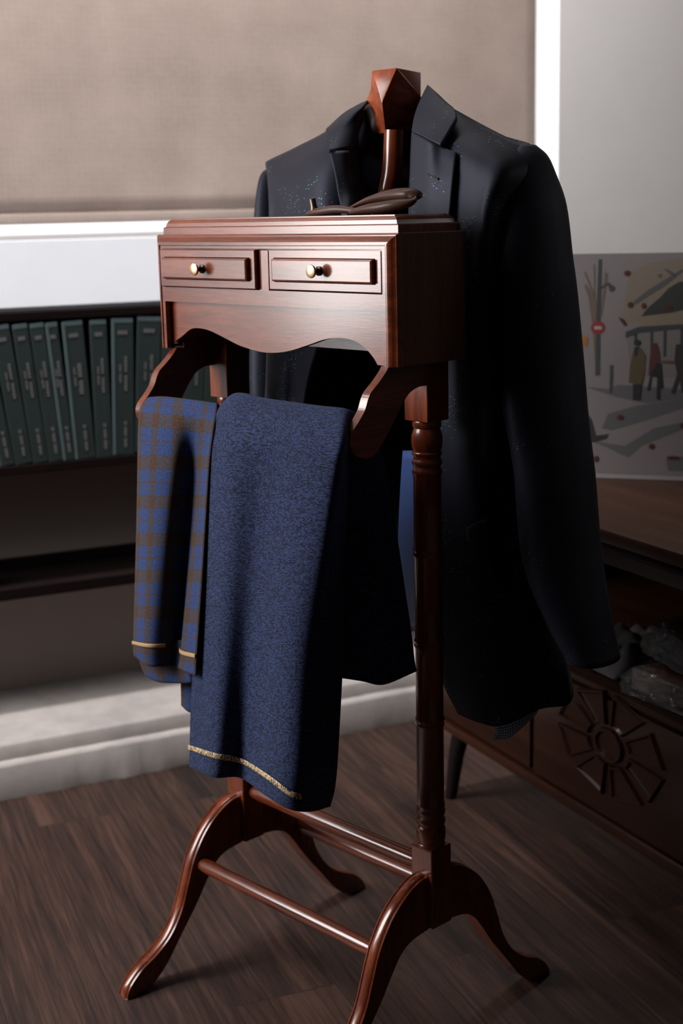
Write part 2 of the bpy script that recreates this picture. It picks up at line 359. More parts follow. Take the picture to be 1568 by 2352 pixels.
M_plaid = plaid_mat()
M_plaid_plain = plain('gold_selvedge_thread', (0.30, 0.19, 0.09), 0.7, bump=0.3, bscale=600)
def selv_mat():
    m, nt, b = nodes('woven_gold_selvedge')
    t = N(nt, 'ShaderNodeTexCoord'); mp = N(nt, 'ShaderNodeMapping'); mp.inputs['Scale'].default_value = (620, 420, 1); nt.links.new(t.outputs['UV'], mp.inputs['Vector'])
    wn = N(nt, 'ShaderNodeTexWhiteNoise'); wn.noise_dimensions = '2D'
    fl = N(nt, 'ShaderNodeVectorMath', operation='FLOOR'); nt.links.new(mp.outputs[0], fl.inputs[0]); nt.links.new(fl.outputs[0], wn.inputs['Vector'])
    c = ramp(nt, wn.outputs[0], [(0.30, (0.012, 0.020, 0.035)), (0.34, (0.36, 0.24, 0.12)), (0.8, (0.48, 0.35, 0.19))])
    nt.links.new(c, b.inputs['Base Color']); b.inputs['Roughness'].default_value = 0.7
    return m
M_selv = selv_mat()
M_book = plain('green_book_cloth', (0.019, 0.032, 0.031), 0.55, bump=0.1, bscale=400)
M_book_edge = plain('pale_green_edge', (0.085, 0.125, 0.13), 0.5)  # paler cover green; on the left spine edges it paints in light
M_pages = plain('dull_page_edges', (0.10, 0.12, 0.12), 0.8)
M_letter = plain('silver_grey_lettering', (0.17, 0.16, 0.165), 0.5)

# ================================================================== THE ROOM
RX0, RX1, RY0, RY1, RZ = -2.35, 2.9, -3.3, 1.35, 3.05
def struct(name, bm, mat, smooth=False): return tag(obj(name, bm, mat, None, smooth), kind='structure')
struct('floor', box(bmesh.new(), RX0-0.2, RX1+0.2, RY0-0.2, RY1+0.3, -0.05, 0), M_floor)
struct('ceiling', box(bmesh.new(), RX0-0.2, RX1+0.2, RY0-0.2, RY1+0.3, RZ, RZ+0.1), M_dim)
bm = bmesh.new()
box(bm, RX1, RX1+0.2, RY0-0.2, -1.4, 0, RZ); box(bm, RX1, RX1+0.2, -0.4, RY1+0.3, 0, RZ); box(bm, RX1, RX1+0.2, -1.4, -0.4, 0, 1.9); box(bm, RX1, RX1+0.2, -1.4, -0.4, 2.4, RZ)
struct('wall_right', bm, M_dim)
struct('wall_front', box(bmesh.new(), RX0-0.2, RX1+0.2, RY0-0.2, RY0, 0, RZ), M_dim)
bm = bmesh.new()                                   # left wall with its window opening
box(bm, RX0-0.2, RX0, RY0, LW_Y0, 0, RZ); box(bm, RX0-0.2, RX0, LW_Y1, RY1+0.3, 0, RZ)
box(bm, RX0-0.2, RX0, LW_Y0, LW_Y1, 0, LW_Z0); box(bm, RX0-0.2, RX0, LW_Y0, LW_Y1, LW_Z1, RZ)
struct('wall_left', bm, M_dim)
WX0, WX1, WZ0, WZ1 = -1.75, 1.3135, 1.139, 2.5
bm = bmesh.new()                                   # window wall
box(bm, RX0, WX0, RY1, RY1+0.3, 0, RZ); box(bm, WX1, RX1, RY1, RY1+0.3, 0, RZ)
box(bm, WX0, WX1, RY1, RY1+0.3, 0.99, WZ0); box(bm, WX0, WX1, RY1, RY1+0.3, WZ1, RZ)
struct('wall_back', bm, M_wall)
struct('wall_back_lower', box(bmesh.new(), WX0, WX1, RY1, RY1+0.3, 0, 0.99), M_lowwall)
# window_1: behind the blind; window_2: in the left wall
def window(name, axis, a0, a1, b0, b1, d, side):
    def bb(bm, p0, p1, q0, q1, r0, r1):
        return box(bm, p0, p1, r0, r1, q0, q1, 0.003) if axis == 'y' else box(bm, r0, r1, p0, p1, q0, q1, 0.003)
    bm = bmesh.new(); w = 0.012
    for (p0, p1, q0, q1) in ((a0, a0+w, b0, b1), (a1-w, a1, b0, b1), (a0, a1, b0, b0+w), (a0, a1, b1-w, b1)): bb(bm, p0, p1, q0, q1, d-0.03, d+0.03)
    f = obj(name, bm, plain('white_window_frame', (0.75, 0.76, 0.77), 0.4)); tag(f, kind='structure')
    obj('window_pane', bb(bmesh.new(), a0+0.01, a1-0.01, b0+0.01, b1-0.01, d-0.004+side*0.035, d+0.004+side*0.035), M_pane, f)
    return f
window('window_1', 'y', WX0, WX1, WZ0, WZ1, RY1+0.18, 1)
window('window_2', 'x', LW_Y0, LW_Y1, LW_Z0, LW_Z1, RX0-0.1, -1)
# the slim lamp on the ceiling that washes the window wall
cl_ = thing('ceiling_light', 'slim white ceiling light close to the window wall', 'ceiling light', (0.45, 0.80, 3.05))
obj('housing', box(bmesh.new(), -1.13, 1.13, -0.11, 0.11, -0.03, -0.001, 0.004), plain('lamp_housing', (0.7, 0.7, 0.7), 0.4), cl_)
window('added_right_window', 'x', -1.4, -0.4, 1.9, 2.4, RX1+0.1, 1)  # unseen window added so the right-hand fill has a source
# sloping white sill above the shelf
struct('trim_1', prism(bmesh.new(), [(1.35, 0.997), (1.172, 0.997), (1.168, 1.005), (1.285, 1.139), (1.35, 1.139)], WX0, 1.0, 'x'), M_sill)
# stepped, roughly painted ledge along the foot of the wall
bm = bmesh.new()
prof = [(0.976, -0.002), (0.974, 0.071), (0.978, 0.0765), (0.998, 0.078), (0.999, 0.107), (1.004, 0.112), (1.36, 0.113), (1.36, -0.002)]
rows_ = []
nx = 260
for i in range(nx+1):
    x = RX0 + (RX1-RX0)*i/nx
    r = []
    for k, (y, z) in enumerate(prof):
        j = 0.002*noise.noise(Vector((x*9, 3.7, 0))) + 0.0012*noise.noise(Vector((x*31, k*1.7, 5)))
        if k == 0: j = j*2.0 - 0.012*abs(noise.noise(Vector((x*14, 9, 2))))
        if k > 5: j = 0
        r.append(bm.verts.new((x, y+j, z+(j*0.6 if 0 < k < 6 else 0))))
    rows_.append(r)
for a, b in zip(rows_, rows_[1:]):
    for k in range(len(prof)): k2 = (k+1) % len(prof); bm.faces.new((a[k], b[k], b[k2], a[k2]))
struct('trim_2', bm, M_ledge, 50)

# roller blind: fabric, hem bar, roller tube
bl = thing('roller_blind', 'beige woven roller blind hanging in front of the bright window', 'blind', (0, RY1+0.02, 1.174))
BX1 = 1.2569
G = [[Vector((-1.68 + (BX1+1.68)*j/90, 0.004*noise.noise(Vector((j*0.21, i*0.05, 1)))*max(0, 1-i/18), 1.26*i/30+0.02)) for j in range(91)] for i in range(31)]
grid_obj('blind_fabric', G, M_blind, bl, thick=0.0008)
obj('hem_bar', box(bmesh.new(), -1.68, BX1, -0.006, 0.006, 0.0, 0.024, 0.005), M_blind, bl, 40)
obj('roller_tube', lathe(bmesh.new(), [(0.02, -1.69), (0.02, BX1+0.01)], (0, 0.0, 1.29), 'x', 24), plain('roller_tube_metal', (0.5, 0.5, 0.5), 0.4, 0.5), bl, 40)

# ------------------------------------------------------------------ wall shelves and what stands on them
SH0, SH1 = -1.6, 1.0
sh = thing('wall_shelf', 'black open wall shelf under the window holding the green books', 'shelf', (0, 1.25, 0.652))
obj('top_board', box(bmesh.new(), SH0, SH1, -0.10, 0.098, 0.325, 0.344, 0.002), black_wood, sh)
obj('bottom_board', box(bmesh.new(), SH0, SH1, -0.10, 0.098, 0.0, 0.020, 0.002), black_wood, sh)
obj('back_panel', box(bmesh.new(), SH0+0.02, SH1-0.02, 0.088, 0.098, 0.020, 0.325), black_wood, sh)
for x in (SH0, SH1-0.02): obj('side_panel', box(bmesh.new(), x, x+0.02, -0.10, 0.098, 0.020, 0.325), black_wood, sh)
ls = thing('wall_shelf', 'empty black wall shelf lower down, just above the pale ledge', 'shelf', (0, 1.25, 0.379))
obj('shelf_board', box(bmesh.new(), SH0, SH1, -0.10, 0.098, 0.0, 0.026, 0.002), black_wood, ls)
obj('back_lip', box(bmesh.new(), SH0, SH1, 0.084, 0.098, 0.026, 0.048, 0.001), black_wood, ls)
bb_ = thing('wooden_box', 'small reddish wooden box at the left end of the empty lower shelf', 'box', ((-0.3031, 1.17, 0.4087)[0], 1.19, 0.405))
obj('box_body', box(bmesh.new(), -0.035, 0.035, -0.03, 0.03, 0, 0.042, 0.002), mah['x'], bb_)
obj('lid', box(bmesh.new(), -0.037, 0.037, -0.032, 0.032, 0.0421, 0.050, 0.002), mah['x'], bb_)

def book(xt, xb, w, label, big, dark):
    h = 0.298; ang = math.atan2(xt-xb, 0.285)
    r = thing('book', label, 'book', (xb, 1.152, 0.6722), 0, 'green books on the wall shelf'); r.rotation_euler = (0, ang, 0)
    r.location.z += max(0, math.sin(-ang))*0.0 + (0 if ang < 0 else math.sin(ang)*w)
    bm = bmesh.new(); d = 0.165
    box(bm, 0, 0.0035, 0.004, d, 0, h, 0.0008); box(bm, w-0.0035, w, 0.004, d, 0, h, 0.0008); box(bm, 0.0, w, 0, 0.004, 0, h, 0.0015)
    obj('cover', bm, M_book, r)
    obj('page_block', box(bmesh.new(), 0.004, w-0.004, 0.0045, d-0.006, 0.004, h-0.005), M_pages, r)
    obj('lit_spine_edge', box(bmesh.new(), -0.0004, 0.0052, -0.0008, 0.003, 0.001, h-0.001, 0.0006), M_book_edge, r) if dark else None  # pale strip stands for light on the cover's left edge
    obj('spine_head', box(bmesh.new(), 0.001, w-0.001, -0.0006, 0.002, h-0.009, h+0.0006, 0.0005), M_book_edge, r)
    # blurred lettering: short bar near the head, a long line half way, another near the foot
    def line(xc, ww, z0, z1, n):
        bm = bmesh.new(); s = (z1-z0)/n
        for i in range(n):
            if i % 6 == 5: continue
            box(bm, xc-ww/2*(1 if i % 2 else 0.8), xc+ww/2, -0.0012, -0.0002, z0+i*s, z0+i*s+s*0.62)
        obj('spine_lettering', bm, M_letter, r)
    bm = bmesh.new()
    for i in range(4): box(bm, w*0.28+i*w*0.115, w*0.28+i*w*0.115+w*0.08, -0.0012, -0.0002, h-0.034, h-0.026)
    obj('spine_lettering', bm, M_letter, r)
    line(w*0.62, 0.009 if big else 0.0055, 0.142, 0.215 if big else 0.225, 12)
    line(w*0.36, 0.004, 0.160, 0.200, 10)
    line(w*0.58, 0.006, 0.018, 0.075, 14)
    return r
tops = [-0.2604, -0.2229, -0.1795, -0.143, -0.1088, -0.0733, -0.0138, 0.0352, 0.0927, 0.1501, 0.2023, 0.2512, 0.3008]
bots = [-0.2239, -0.1935, -0.1545, -0.1207, -0.0885, -0.0617, -0.0153, 0.0228, 0.0723, 0.1285, 0.1815, 0.2311, 0.2814]
names_ = ['outermost of the leaning green books, cut off by the left edge', 'leaning green book second from the left edge of the picture',
 'leaning green book with faint double line of lettering, third from the left edge', 'narrow leaning green book just left of the pair with painted lit edges',
 'slim green book with a lit edge painted pale, leaning against the slimmer wide-lettered one', 'wide green book with the boldest white lettering on its spine',
 'dark upright green book right of the bold-lettered one', 'upright green book with a broad lit edge painted on its left', 'green book directly left of the drawer stand in the row',
 'green book partly hidden behind the drawer stand', 'green book seen through the arch of the left bracket, left one', 'green book seen through the arch of the left bracket, right one']
for i in range(12):
    w = min(tops[i+1]-tops[i], bots[i+1]-bots[i])*0.96
    book(tops[i], bots[i], w, names_[i], i == 5, i in (4, 5, 7))

# ================================================================== THE DESK
dk = thing('desk', 'low dark wooden desk with a sunburst-carved drawer, to the right', 'desk', (0.5, 0, 0))
YE = 0.60
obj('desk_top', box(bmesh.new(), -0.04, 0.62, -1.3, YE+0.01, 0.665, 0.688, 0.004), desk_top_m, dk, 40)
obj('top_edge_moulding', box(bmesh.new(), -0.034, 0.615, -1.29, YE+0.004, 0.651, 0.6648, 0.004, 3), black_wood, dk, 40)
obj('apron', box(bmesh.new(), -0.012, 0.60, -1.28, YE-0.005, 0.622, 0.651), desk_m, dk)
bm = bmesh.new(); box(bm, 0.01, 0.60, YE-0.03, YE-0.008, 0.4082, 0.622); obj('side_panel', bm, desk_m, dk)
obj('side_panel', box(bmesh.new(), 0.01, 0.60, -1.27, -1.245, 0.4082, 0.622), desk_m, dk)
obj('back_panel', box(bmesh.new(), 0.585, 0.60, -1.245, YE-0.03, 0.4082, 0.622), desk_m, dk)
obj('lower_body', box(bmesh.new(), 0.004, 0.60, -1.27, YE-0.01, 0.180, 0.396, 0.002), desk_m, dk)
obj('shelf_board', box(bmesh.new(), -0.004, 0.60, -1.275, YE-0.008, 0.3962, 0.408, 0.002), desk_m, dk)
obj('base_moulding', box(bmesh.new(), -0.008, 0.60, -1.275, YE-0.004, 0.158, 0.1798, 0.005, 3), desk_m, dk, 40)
for y in (0.50, -1.15):
    for x in (0.02, 0.55):
        sy = 0.045 if y > 0 else -0.045
        bm = bmesh.new(); tube(bm, [(x, y, 0.16), (x-0.002, y+sy*0.4, 0.10), (x, y+sy, 0.0)], [0.019, 0.016, 0.012], 14); obj('leg', bm, black_wood, dk, 40)
# drawer front with carved sunburst
YC, ZC = (0.49, -0.0301, 0.3149)[1], (0.49, -0.0301, 0.3149)[2]
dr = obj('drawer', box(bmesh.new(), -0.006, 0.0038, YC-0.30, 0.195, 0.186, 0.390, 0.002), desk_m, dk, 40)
def petal(a0, a1, r0, r1, sy, sz, oct_):
    pts = []
    def lim(a):
        if not oct_: return r1
        k = (a % (PI/4)) - PI/8
        return r1*math.cos(PI/8)/math.cos(k)
    for t in range(5):
        a = a0+(a1-a0)*t/4; q = lim(a); pts.append((q*math.cos(a)*sy, q*math.sin(a)*sz))
    for t in range(4, -1, -1):
        a = a0+(a1-a0)*t/4; pts.append((r0*math.cos(a)*sy, r0*math.sin(a)*sz))
    return pts
bm = bmesh.new()
for k in range(8):
    c = PI/8 + k*PI/4
    P_ = petal(c-PI/8+0.085, c+PI/8-0.085, 0.036, 0.102, 1.50, 0.93, True)
    # raised frame of each wedge, dished in the middle
    cx_, cz_ = sum(p_[0] for p_ in P_)/len(P_), sum(p_[1] for p_ in P_)/len(P_)
    A = [bm.verts.new((-0.006, YC+u, ZC+v)) for u, v in P_]
    B = [bm.verts.new((-0.0125, YC+cx_+(u-cx_)*0.94, ZC+cz_+(v-cz_)*0.94)) for u, v in P_]
    Cc = [bm.verts.new((-0.0125, YC+cx_+(u-cx_)*0.84, ZC+cz_+(v-cz_)*0.84)) for u, v in P_]
    D = [bm.verts.new((-0.0075, YC+cx_+(u-cx_)*0.74, ZC+cz_+(v-cz_)*0.74)) for u, v in P_]
    n = len(P_)
    for R1, R2 in ((A, B), (B, Cc), (Cc, D)):
        for i in range(n): bm.faces.new((R1[i], R1[(i+1) % n], R2[(i+1) % n], R2[i]))
    bm.faces.new(D)
obj('carved_ray', bm, desk_m, dr)
bm = bmesh.new()
ring = [(0.0, 0.0075), (0.022, 0.0075), (0.024, 0.013), (0.029, 0.013), (0.031, 0.006)]
rs = []
for r_, d_ in ring:
    rs.append([bm.verts.new((-d_, YC+1.3*r_*math.cos(2*PI*k/32), ZC+0.95*r_*math.sin(2*PI*k/32))) for k in range(32)] if r_ else None)
for a, b in zip(rs[1:], rs[2:]):
    for k in range(32): bm.faces.new((a[k], a[(k+1) % 32], b[(k+1) % 32], b[k]))
bm.faces.new(rs[1])
obj('carved_boss', bm, desk_m, dr)
obj('door_stile', box(bmesh.new(), -0.003, 0.0038, 0.215, YE-0.03, 0.186, 0.390, 0.002), desk_m, dk, 40)

# picture board standing on the desk
pt = thing('picture_board', 'watercolour street scene on a pale board standing on the desk', 'picture', ((0.7018, 0.3135, 0.688)[0], (0.7018, 0.3135, 0.688)[1], 0.6882))
pt.rotation_euler = (0, 0, -0.75530)
PL, PR_, PH = -0.16, 0.30, 0.4145
paper = wall_mat('toned_paper', (0.17, 0.15, 0.153), 0.02, 0.9)
obj('board', box(bmesh.new(), PL, PR_, 0.0, 0.012, 0.0, PH, 0.001), plain('board_edge', (0.26, 0.24, 0.24), 0.8), pt)
obj('paper', box(bmesh.new(), PL+0.003, PR_-0.003, -0.001, -0.0001, 0.010, PH-0.001), paper, pt)
PC = {}
def ink(name, col, polys, lay):
    key = col
    if key not in PC: PC[key] = plain('watercolour_%d' % len(PC), tuple(v*0.66 for v in col), 0.9)
    for poly in polys:
        poly = [(max(PL+0.004, min(PR_-0.004, u)), v) for u, v in poly]
        obj(name, prism(bmesh.new(), poly, -0.001-0.00012*lay, -0.0011-0.00012*lay, 'y'), PC[key], pt)
def el(c, rx, ry, n=14): return [(c[0]+rx*math.cos(2*PI*k/n), c[1]+ry*math.sin(2*PI*k/n)) for k in range(n)]
ink('painted_shadow', (0.125, 0.12, 0.13), [[(0.0122, 0.0943), (0.0232, 0.1217), (0.0758, 0.1381), (0.1576, 0.1511), (0.2046, 0.1557), (0.205, 0.1406), (0.158, 0.134), (0.0951, 0.1117), (0.0314, 0.0909)],
  [(-0.0085, 0.0704), (0.0546, 0.0624), (0.1066, 0.0966), (0.1587, 0.1093), (0.2058, 0.1142), (0.2062, 0.1028), (0.159, 0.096), (0.0848, 0.0632), (0.0626, 0.0412), (0.0473, 0.0466), (0.0204, 0.0595)],
  [(-0.0194, 0.171), (0.0244, 0.1679), (0.0413, 0.1758), (0.2042, 0.167), (0.2045, 0.1576), (0.0944, 0.1423), (0.0379, 0.1528)], [(0.1304, 0.0394), (0.1603, 0.0461), (0.1895, 0.0451), (0.1903, 0.0182), (0.1346, 0.0183)]], 1)
ink('painted_facade', (0.24, 0.195, 0.155), [[(0.0562, 0.3788), (0.089, 0.3951), (0.1253, 0.402), (0.1971, 0.403), (0.2002, 0.3008), (0.0802, 0.2895), (0.043, 0.2895), (0.0498, 0.3269)]], 1)
ink('painted_wall', (0.20, 0.18, 0.175), [[(0.0546, 0.2688), (0.2008, 0.2823), (0.2036, 0.1895), (0.1212, 0.1902), (0.0747, 0.1915), (0.0591, 0.2255)]], 1)
ink('painted_foliage', (0.035, 0.042, 0.034), [[(0.0799, 0.3007), (0.0907, 0.3156), (0.1141, 0.3359), (0.1265, 0.3506), (0.1444, 0.3616), (0.1714, 0.365), (0.1985, 0.3594), (0.1999, 0.3118), (0.1276, 0.3063)]], 2)
ink('painted_branch', (0.10, 0.10, 0.10), [[(0.0646, 0.3268), (0.09, 0.3471), (0.1189, 0.3654), (0.1514, 0.3853), (0.1515, 0.3798), (0.1227, 0.3562), (0.0939, 0.3379), (0.0684, 0.3212)], [(0.1166, 0.3856), (0.1257, 0.3837), (0.1404, 0.3744), (0.1332, 0.3726)], [(0.1059, 0.3747), (0.1168, 0.3764), (0.1134, 0.3673)]], 3)
ink('painted_eaves', (0.25, 0.195, 0.14), [[(0.0764, 0.2933), (0.1533, 0.3118), (0.1996, 0.321), (0.2004, 0.2934), (0.154, 0.2859), (0.0804, 0.2792)]], 4)
ink('painted_beam', (0.05, 0.05, 0.058), [[(0.0526, 0.2726), (0.0766, 0.282), (0.154, 0.2869), (0.2005, 0.2897), (0.2008, 0.2823), (0.1542, 0.2785), (0.0768, 0.2708), (0.0528, 0.2613)],
  [(0.0968, 0.2727), (0.1012, 0.2728), (0.1015, 0.2259), (0.0978, 0.2258)], [(0.1201, 0.2747), (0.1251, 0.2747), (0.1251, 0.2279), (0.1207, 0.2279)], [(0.1498, 0.2785), (0.1547, 0.2785), (0.1562, 0.1888), (0.1511, 0.1887)], [(0.0676, 0.2708), (0.0731, 0.2708), (0.0728, 0.252), (0.0683, 0.252)]], 5)
ink('painted_tree', (0.16, 0.12, 0.09), [[(-0.0237, 0.3571), (-0.0199, 0.3589), (-0.0046, 0.3383), (0.0033, 0.312), (0.002, 0.2059), (0.0106, 0.2031), (-0.0007, 0.1982), (-0.0086, 0.2894), (-0.0158, 0.3346)], [(-0.0073, 0.3942), (-0.0045, 0.3942), (-0.0027, 0.3345), (-0.0055, 0.3345)], [(0.0135, 0.3829), (0.0192, 0.3754), (0.0091, 0.3007), (0.0063, 0.3007)], [(-0.0221, 0.3832), (-0.0046, 0.342), (-0.0065, 0.3383), (-0.0239, 0.3777)]], 2)
ink('painted_pole', (0.055, 0.062, 0.065), [[(0.0016, 0.4034), (0.0079, 0.4033), (0.0065, 0.3007), (0.007, 0.1925), (-0.0014, 0.1924), (-0.001, 0.3007)], [(0.0055, 0.3532), (0.0194, 0.3624), (0.0326, 0.353), (0.0308, 0.3456), (0.0234, 0.3447), (0.0195, 0.3568), (0.0065, 0.3494)], [(0.0252, 0.2118), (0.0316, 0.2119), (0.0306, 0.1603), (0.0249, 0.1602)]], 3)
ink('painted_sign', (0.26, 0.03, 0.03), [el((0.0023, 0.28), 0.0128, 0.0122)], 4)
ink('painted_sign_bar', (0.42, 0.36, 0.36), [[(-0.0042, 0.2828), (0.009, 0.2828), (0.0091, 0.277), (-0.0041, 0.2769)]], 5)
ink('painted_orange_sign', (0.36, 0.14, 0.03), [[(-0.0282, 0.2666), (-0.0153, 0.2629), (-0.0166, 0.2457), (-0.028, 0.2457)]], 3)
ink('painted_figure', (0.10, 0.075, 0.042), [[(0.0699, 0.2444), (0.0811, 0.2426), (0.0896, 0.2295), (0.088, 0.1974), (0.0844, 0.1774), (0.06, 0.1799), (0.0613, 0.2103), (0.0657, 0.2331)]], 6)
ink('painted_figure', (0.022, 0.024, 0.03), [[(0.0675, 0.1781), (0.0834, 0.1774), (0.0816, 0.1478), (0.0681, 0.1475)], el((0.0739, 0.2529), 0.0065, 0.006), [(0.0681, 0.2444), (0.0773, 0.2464), (0.074, 0.2275), (0.0703, 0.2275)]], 7)
ink('painted_figure', (0.085, 0.03, 0.026), [[(0.1004, 0.2522), (0.1087, 0.2531), (0.1142, 0.2354), (0.1184, 0.193), (0.0952, 0.1937), (0.0964, 0.222)]], 6)
ink('painted_figure', (0.018, 0.018, 0.02), [[(0.1095, 0.2165), (0.1178, 0.2147), (0.1216, 0.1713), (0.1165, 0.1693), (0.1166, 0.1494), (0.1101, 0.1502), (0.111, 0.1901), (0.1008, 0.1918), (0.0977, 0.1652), (0.093, 0.1661), (0.0988, 0.1956)]], 7)
ink('painted_figure', (0.035, 0.03, 0.03), [[(0.1427, 0.2505), (0.1527, 0.2515), (0.164, 0.2376), (0.1688, 0.1946), (0.1606, 0.1625), (0.155, 0.1624), (0.1507, 0.1887), (0.1422, 0.1603), (0.1357, 0.1621), (0.1459, 0.1962), (0.1406, 0.2243)]], 6)
ink('painted_figure', (0.030, 0.032, 0.034), [[(-0.0263, 0.1089), (-0.0149, 0.1208), (-0.0071, 0.1094), (0.001, 0.0804), (0.0248, 0.0839), (0.0202, 0.075), (-0.0027, 0.0676), (-0.0181, 0.0701)]], 6)
ink('painted_bench', (0.12, 0.06, 0.04), [[(0.1186, 0.2213), (0.1425, 0.2206), (0.1408, 0.215), (0.1187, 0.2157)]], 5)
ink('painted_leaf', (0.085, 0.016, 0.012), [el((0.0535, 0.3779), 0.006, 0.0055, 7), el((0.0601, 0.3213), 0.0055, 0.006, 6), el((0.0842, 0.3194), 0.0045, 0.006, 6), [(0.0391, 0.2998), (0.0485, 0.2951), (0.0543, 0.2857), (0.0506, 0.2829), (0.043, 0.2923)],
  el((0.1274, 0.3159), 0.008, 0.0045, 7), el((0.0457, 0.1154), 0.006, 0.0055, 6), el((0.1036, 0.0628), 0.006, 0.006, 5), el((0.0026, 0.0364), 0.005, 0.0065, 6), el((0.1433, 0.0427), 0.013, 0.004, 7), el((0.1585, 0.1026), 0.005, 0.006, 6)], 8)

# plastic-wrapped packages and a cloth on the desk's open shelf
def plastic():
    m, nt, b = nodes('crumpled_clear_plastic')
    b.inputs['Base Color'].default_value = (0.10, 0.105, 0.11, 1); b.inputs['Roughness'].default_value = 0.10; b.inputs['Specular IOR Level'].default_value = 0.9
    b.inputs['Alpha'].default_value = 0.30; t = N(nt, 'ShaderNodeTexCoord'); n = N(nt, 'ShaderNodeTexNoise', Scale=38.0, Detail=3.0, Distortion=1.5); nt.links.new(t.outputs['Object'], n.inputs['Vector']); bp = N(nt, 'ShaderNodeBump', Strength=1.0, Distance=0.012); nt.links.new(n.outputs[0], bp.inputs['Height']); nt.links.new(bp.outputs[0], b.inputs['Normal']); nt.links.new(bp.outputs[0], b.inputs['Coat Normal']); b.inputs['Coat Weight'].default_value = 1.0; b.inputs['Coat Roughness'].default_value = 0.08
    return m
M_plastic = plastic()
def package(x, y, z, sx, sy, sz, col, label, seed, rz):
    r = thing('wrapped_package', label, 'package', (x, y, z), rz, 'plastic-wrapped packages on the desk shelf')
    bm = bmesh.new(); box(bm, -sx/2+0.01, sx/2-0.01, -sy/2+0.012, sy/2-0.012, 0.004, sz-0.008, 0.008, 3); obj('folded_garment', bm, plain('folded_garment_%d' % seed, col, 0.8, bump=0.4, bscale=30), r, 40)
    obj('label_card', box(bmesh.new(), -sx/2+0.018, -sx/2+0.06, -sy/2+0.06, sy/2-0.04, sz-0.0076, sz-0.0066), plain('red_card_%d' % seed, (0.16, 0.012, 0.01), 0.6), r)
    bm = bmesh.new(); bmesh.ops.create_cube(bm, size=1.0)
    bmesh.ops.subdivide_edges(bm, edges=bm.edges[:], cuts=15, use_grid_fill=True)
    for v in bm.verts:
        c = Vector((v.co.x*sx, v.co.y*sy, (v.co.z+0.5)*sz))
        q = c*28 + Vector((seed*3.3, 1, 2))
        d = 0.010*noise.turbulence(q, 3, True) - 0.004
        nrm = Vector((v.co.x, v.co.y, v.co.z*0.6)).normalized()
        edge = max(abs(v.co.x), abs(v.co.y))
        c += nrm*d; c.z = max(0.0005, c.z)
        if edge > 0.4: c.z = 0.0005 + (c.z-0.0005)*(1-(edge-0.4)*4)
        v.co = c
    obj('plastic_bag', bm, M_plastic, r)
    return r
package(0.61, -0.14, 0.4085, 0.19, 0.22, 0.052, (0.07, 0.05, 0.042), 'crinkled clear plastic package at the bottom of the pair on the desk shelf', 1, 0.1)
package(0.62, -0.145, 0.468, 0.17, 0.20, 0.058, (0.02, 0.025, 0.035), 'crinkled clear plastic package on top of another, on the desk shelf', 2, -0.15)
def clump(name, mat, x, y, z, sx, sy, sz, parent, seed):
    G = [[Vector((x+sx*(i/20-0.5), y+sy*(j/20-0.5), z+0.002+sz*max(0, (1-(2*(i/20-0.5))**4)*(1-(2*(j/20-0.5))**4))*(0.65+0.5*noise.noise(Vector((i*0.28+seed, j*0.28, seed)))))) for j in range(21)] for i in range(21)]
    return grid_obj(name, G, mat, parent, thick=0.0015, offset=1.0)
cl = clump('folded_cloth', plain('grey_cotton', (0.07, 0.068, 0.068), 0.9, bump=0.3), 0.63, 0.09, 0.4085, 0.2, 0.16, 0.062, None, 3.0)
tag(cl, 'rumpled grey cloth beside the plastic packages on the desk shelf', 'cloth')

# ================================================================== THE VALET STAND
vs = thing('valet_stand', 'polished mahogany valet stand with two drawers on a box and splayed feet', 'valet stand', (0, 0, 0), STAND)
A_, HB = 0.2077, 0.2495
ZB, ZT = 0.993, 1.159
YF, YB = -0.0896, 0.0326
# carcass of the drawer box
cs = 0.012
for s in (-1, 1):
    obj('side_panel', box(bmesh.new(), min(s*HB, s*(HB-cs)), max(s*HB, s*(HB-cs)), YF+0.003, YB, ZB, ZT, 0.001), mah_side_lit if s > 0 else mah['z'], vs)
obj('back_panel', box(bmesh.new(), -HB+cs, HB-cs, YB-0.010, YB-0.0005, ZB+0.002, ZT-0.001), mah['x'], vs)
obj('box_floor', box(bmesh.new(), -HB+cs, HB-cs, YF+0.012, YB-0.010, 1.066, 1.074), mah['x'], vs)
# face frame: stiles, rails, moulded border
FZ = YF-0.010     # flat of the face stands proud of the outer edge
def border(bm, x0, x1, z0, z1, steps, bottom=False):
    """mitred moulding round top and both sides; steps = (inset, y)"""
    loops = []
    for ins, y in steps:
        loops.append([bm.verts.new(c) for c in ((x0+ins, y, z0), (x0+ins, y, z1-ins), (x1-ins, y, z1-ins), (x1-ins, y, z0))])
    for a, b in zip(loops, loops[1:]):
        for k in range(3): bm.faces.new((a[k], a[k+1], b[k+1], b[k]))
    for k in (0, 3):
        pts = [l[k] for l in loops]
        if len(pts) > 2: bm.faces.new(pts)
    return bm
bm = bmesh.new()
st = [(0.022, YF+0.004), (0.0, YF+0.004), (0.0, YF-0.001), (0.0022, YF-0.0045), (0.0035, YF-0.0050), (0.0052, YF-0.0062), (0.008, YF-0.0088), (0.0108, YF-0.0106), (0.0130, YF-0.0112), (0.0145, YF-0.0112), (0.0152, YF-0.0095), (0.0165, FZ), (0.0220, FZ), (0.022, YF+0.0007)]
border(bm, -HB, HB, ZB, ZT, st)
obj('border_moulding', bm, mah['x'], vs)
T = 0.022
zt1, zd1, zd0, zr0 = ZT-T, 1.1395, 1.0835, 1.0625
obj('top_rail', box(bmesh.new(), -HB+T, HB-T, FZ, YF+0.004, zd1, zt1+0.0002), mah['x'], vs)
obj('middle_rail', box(bmesh.new(), -HB+T, HB-T, FZ, YF+0.004, zr0, zd0), mah['x'], vs)
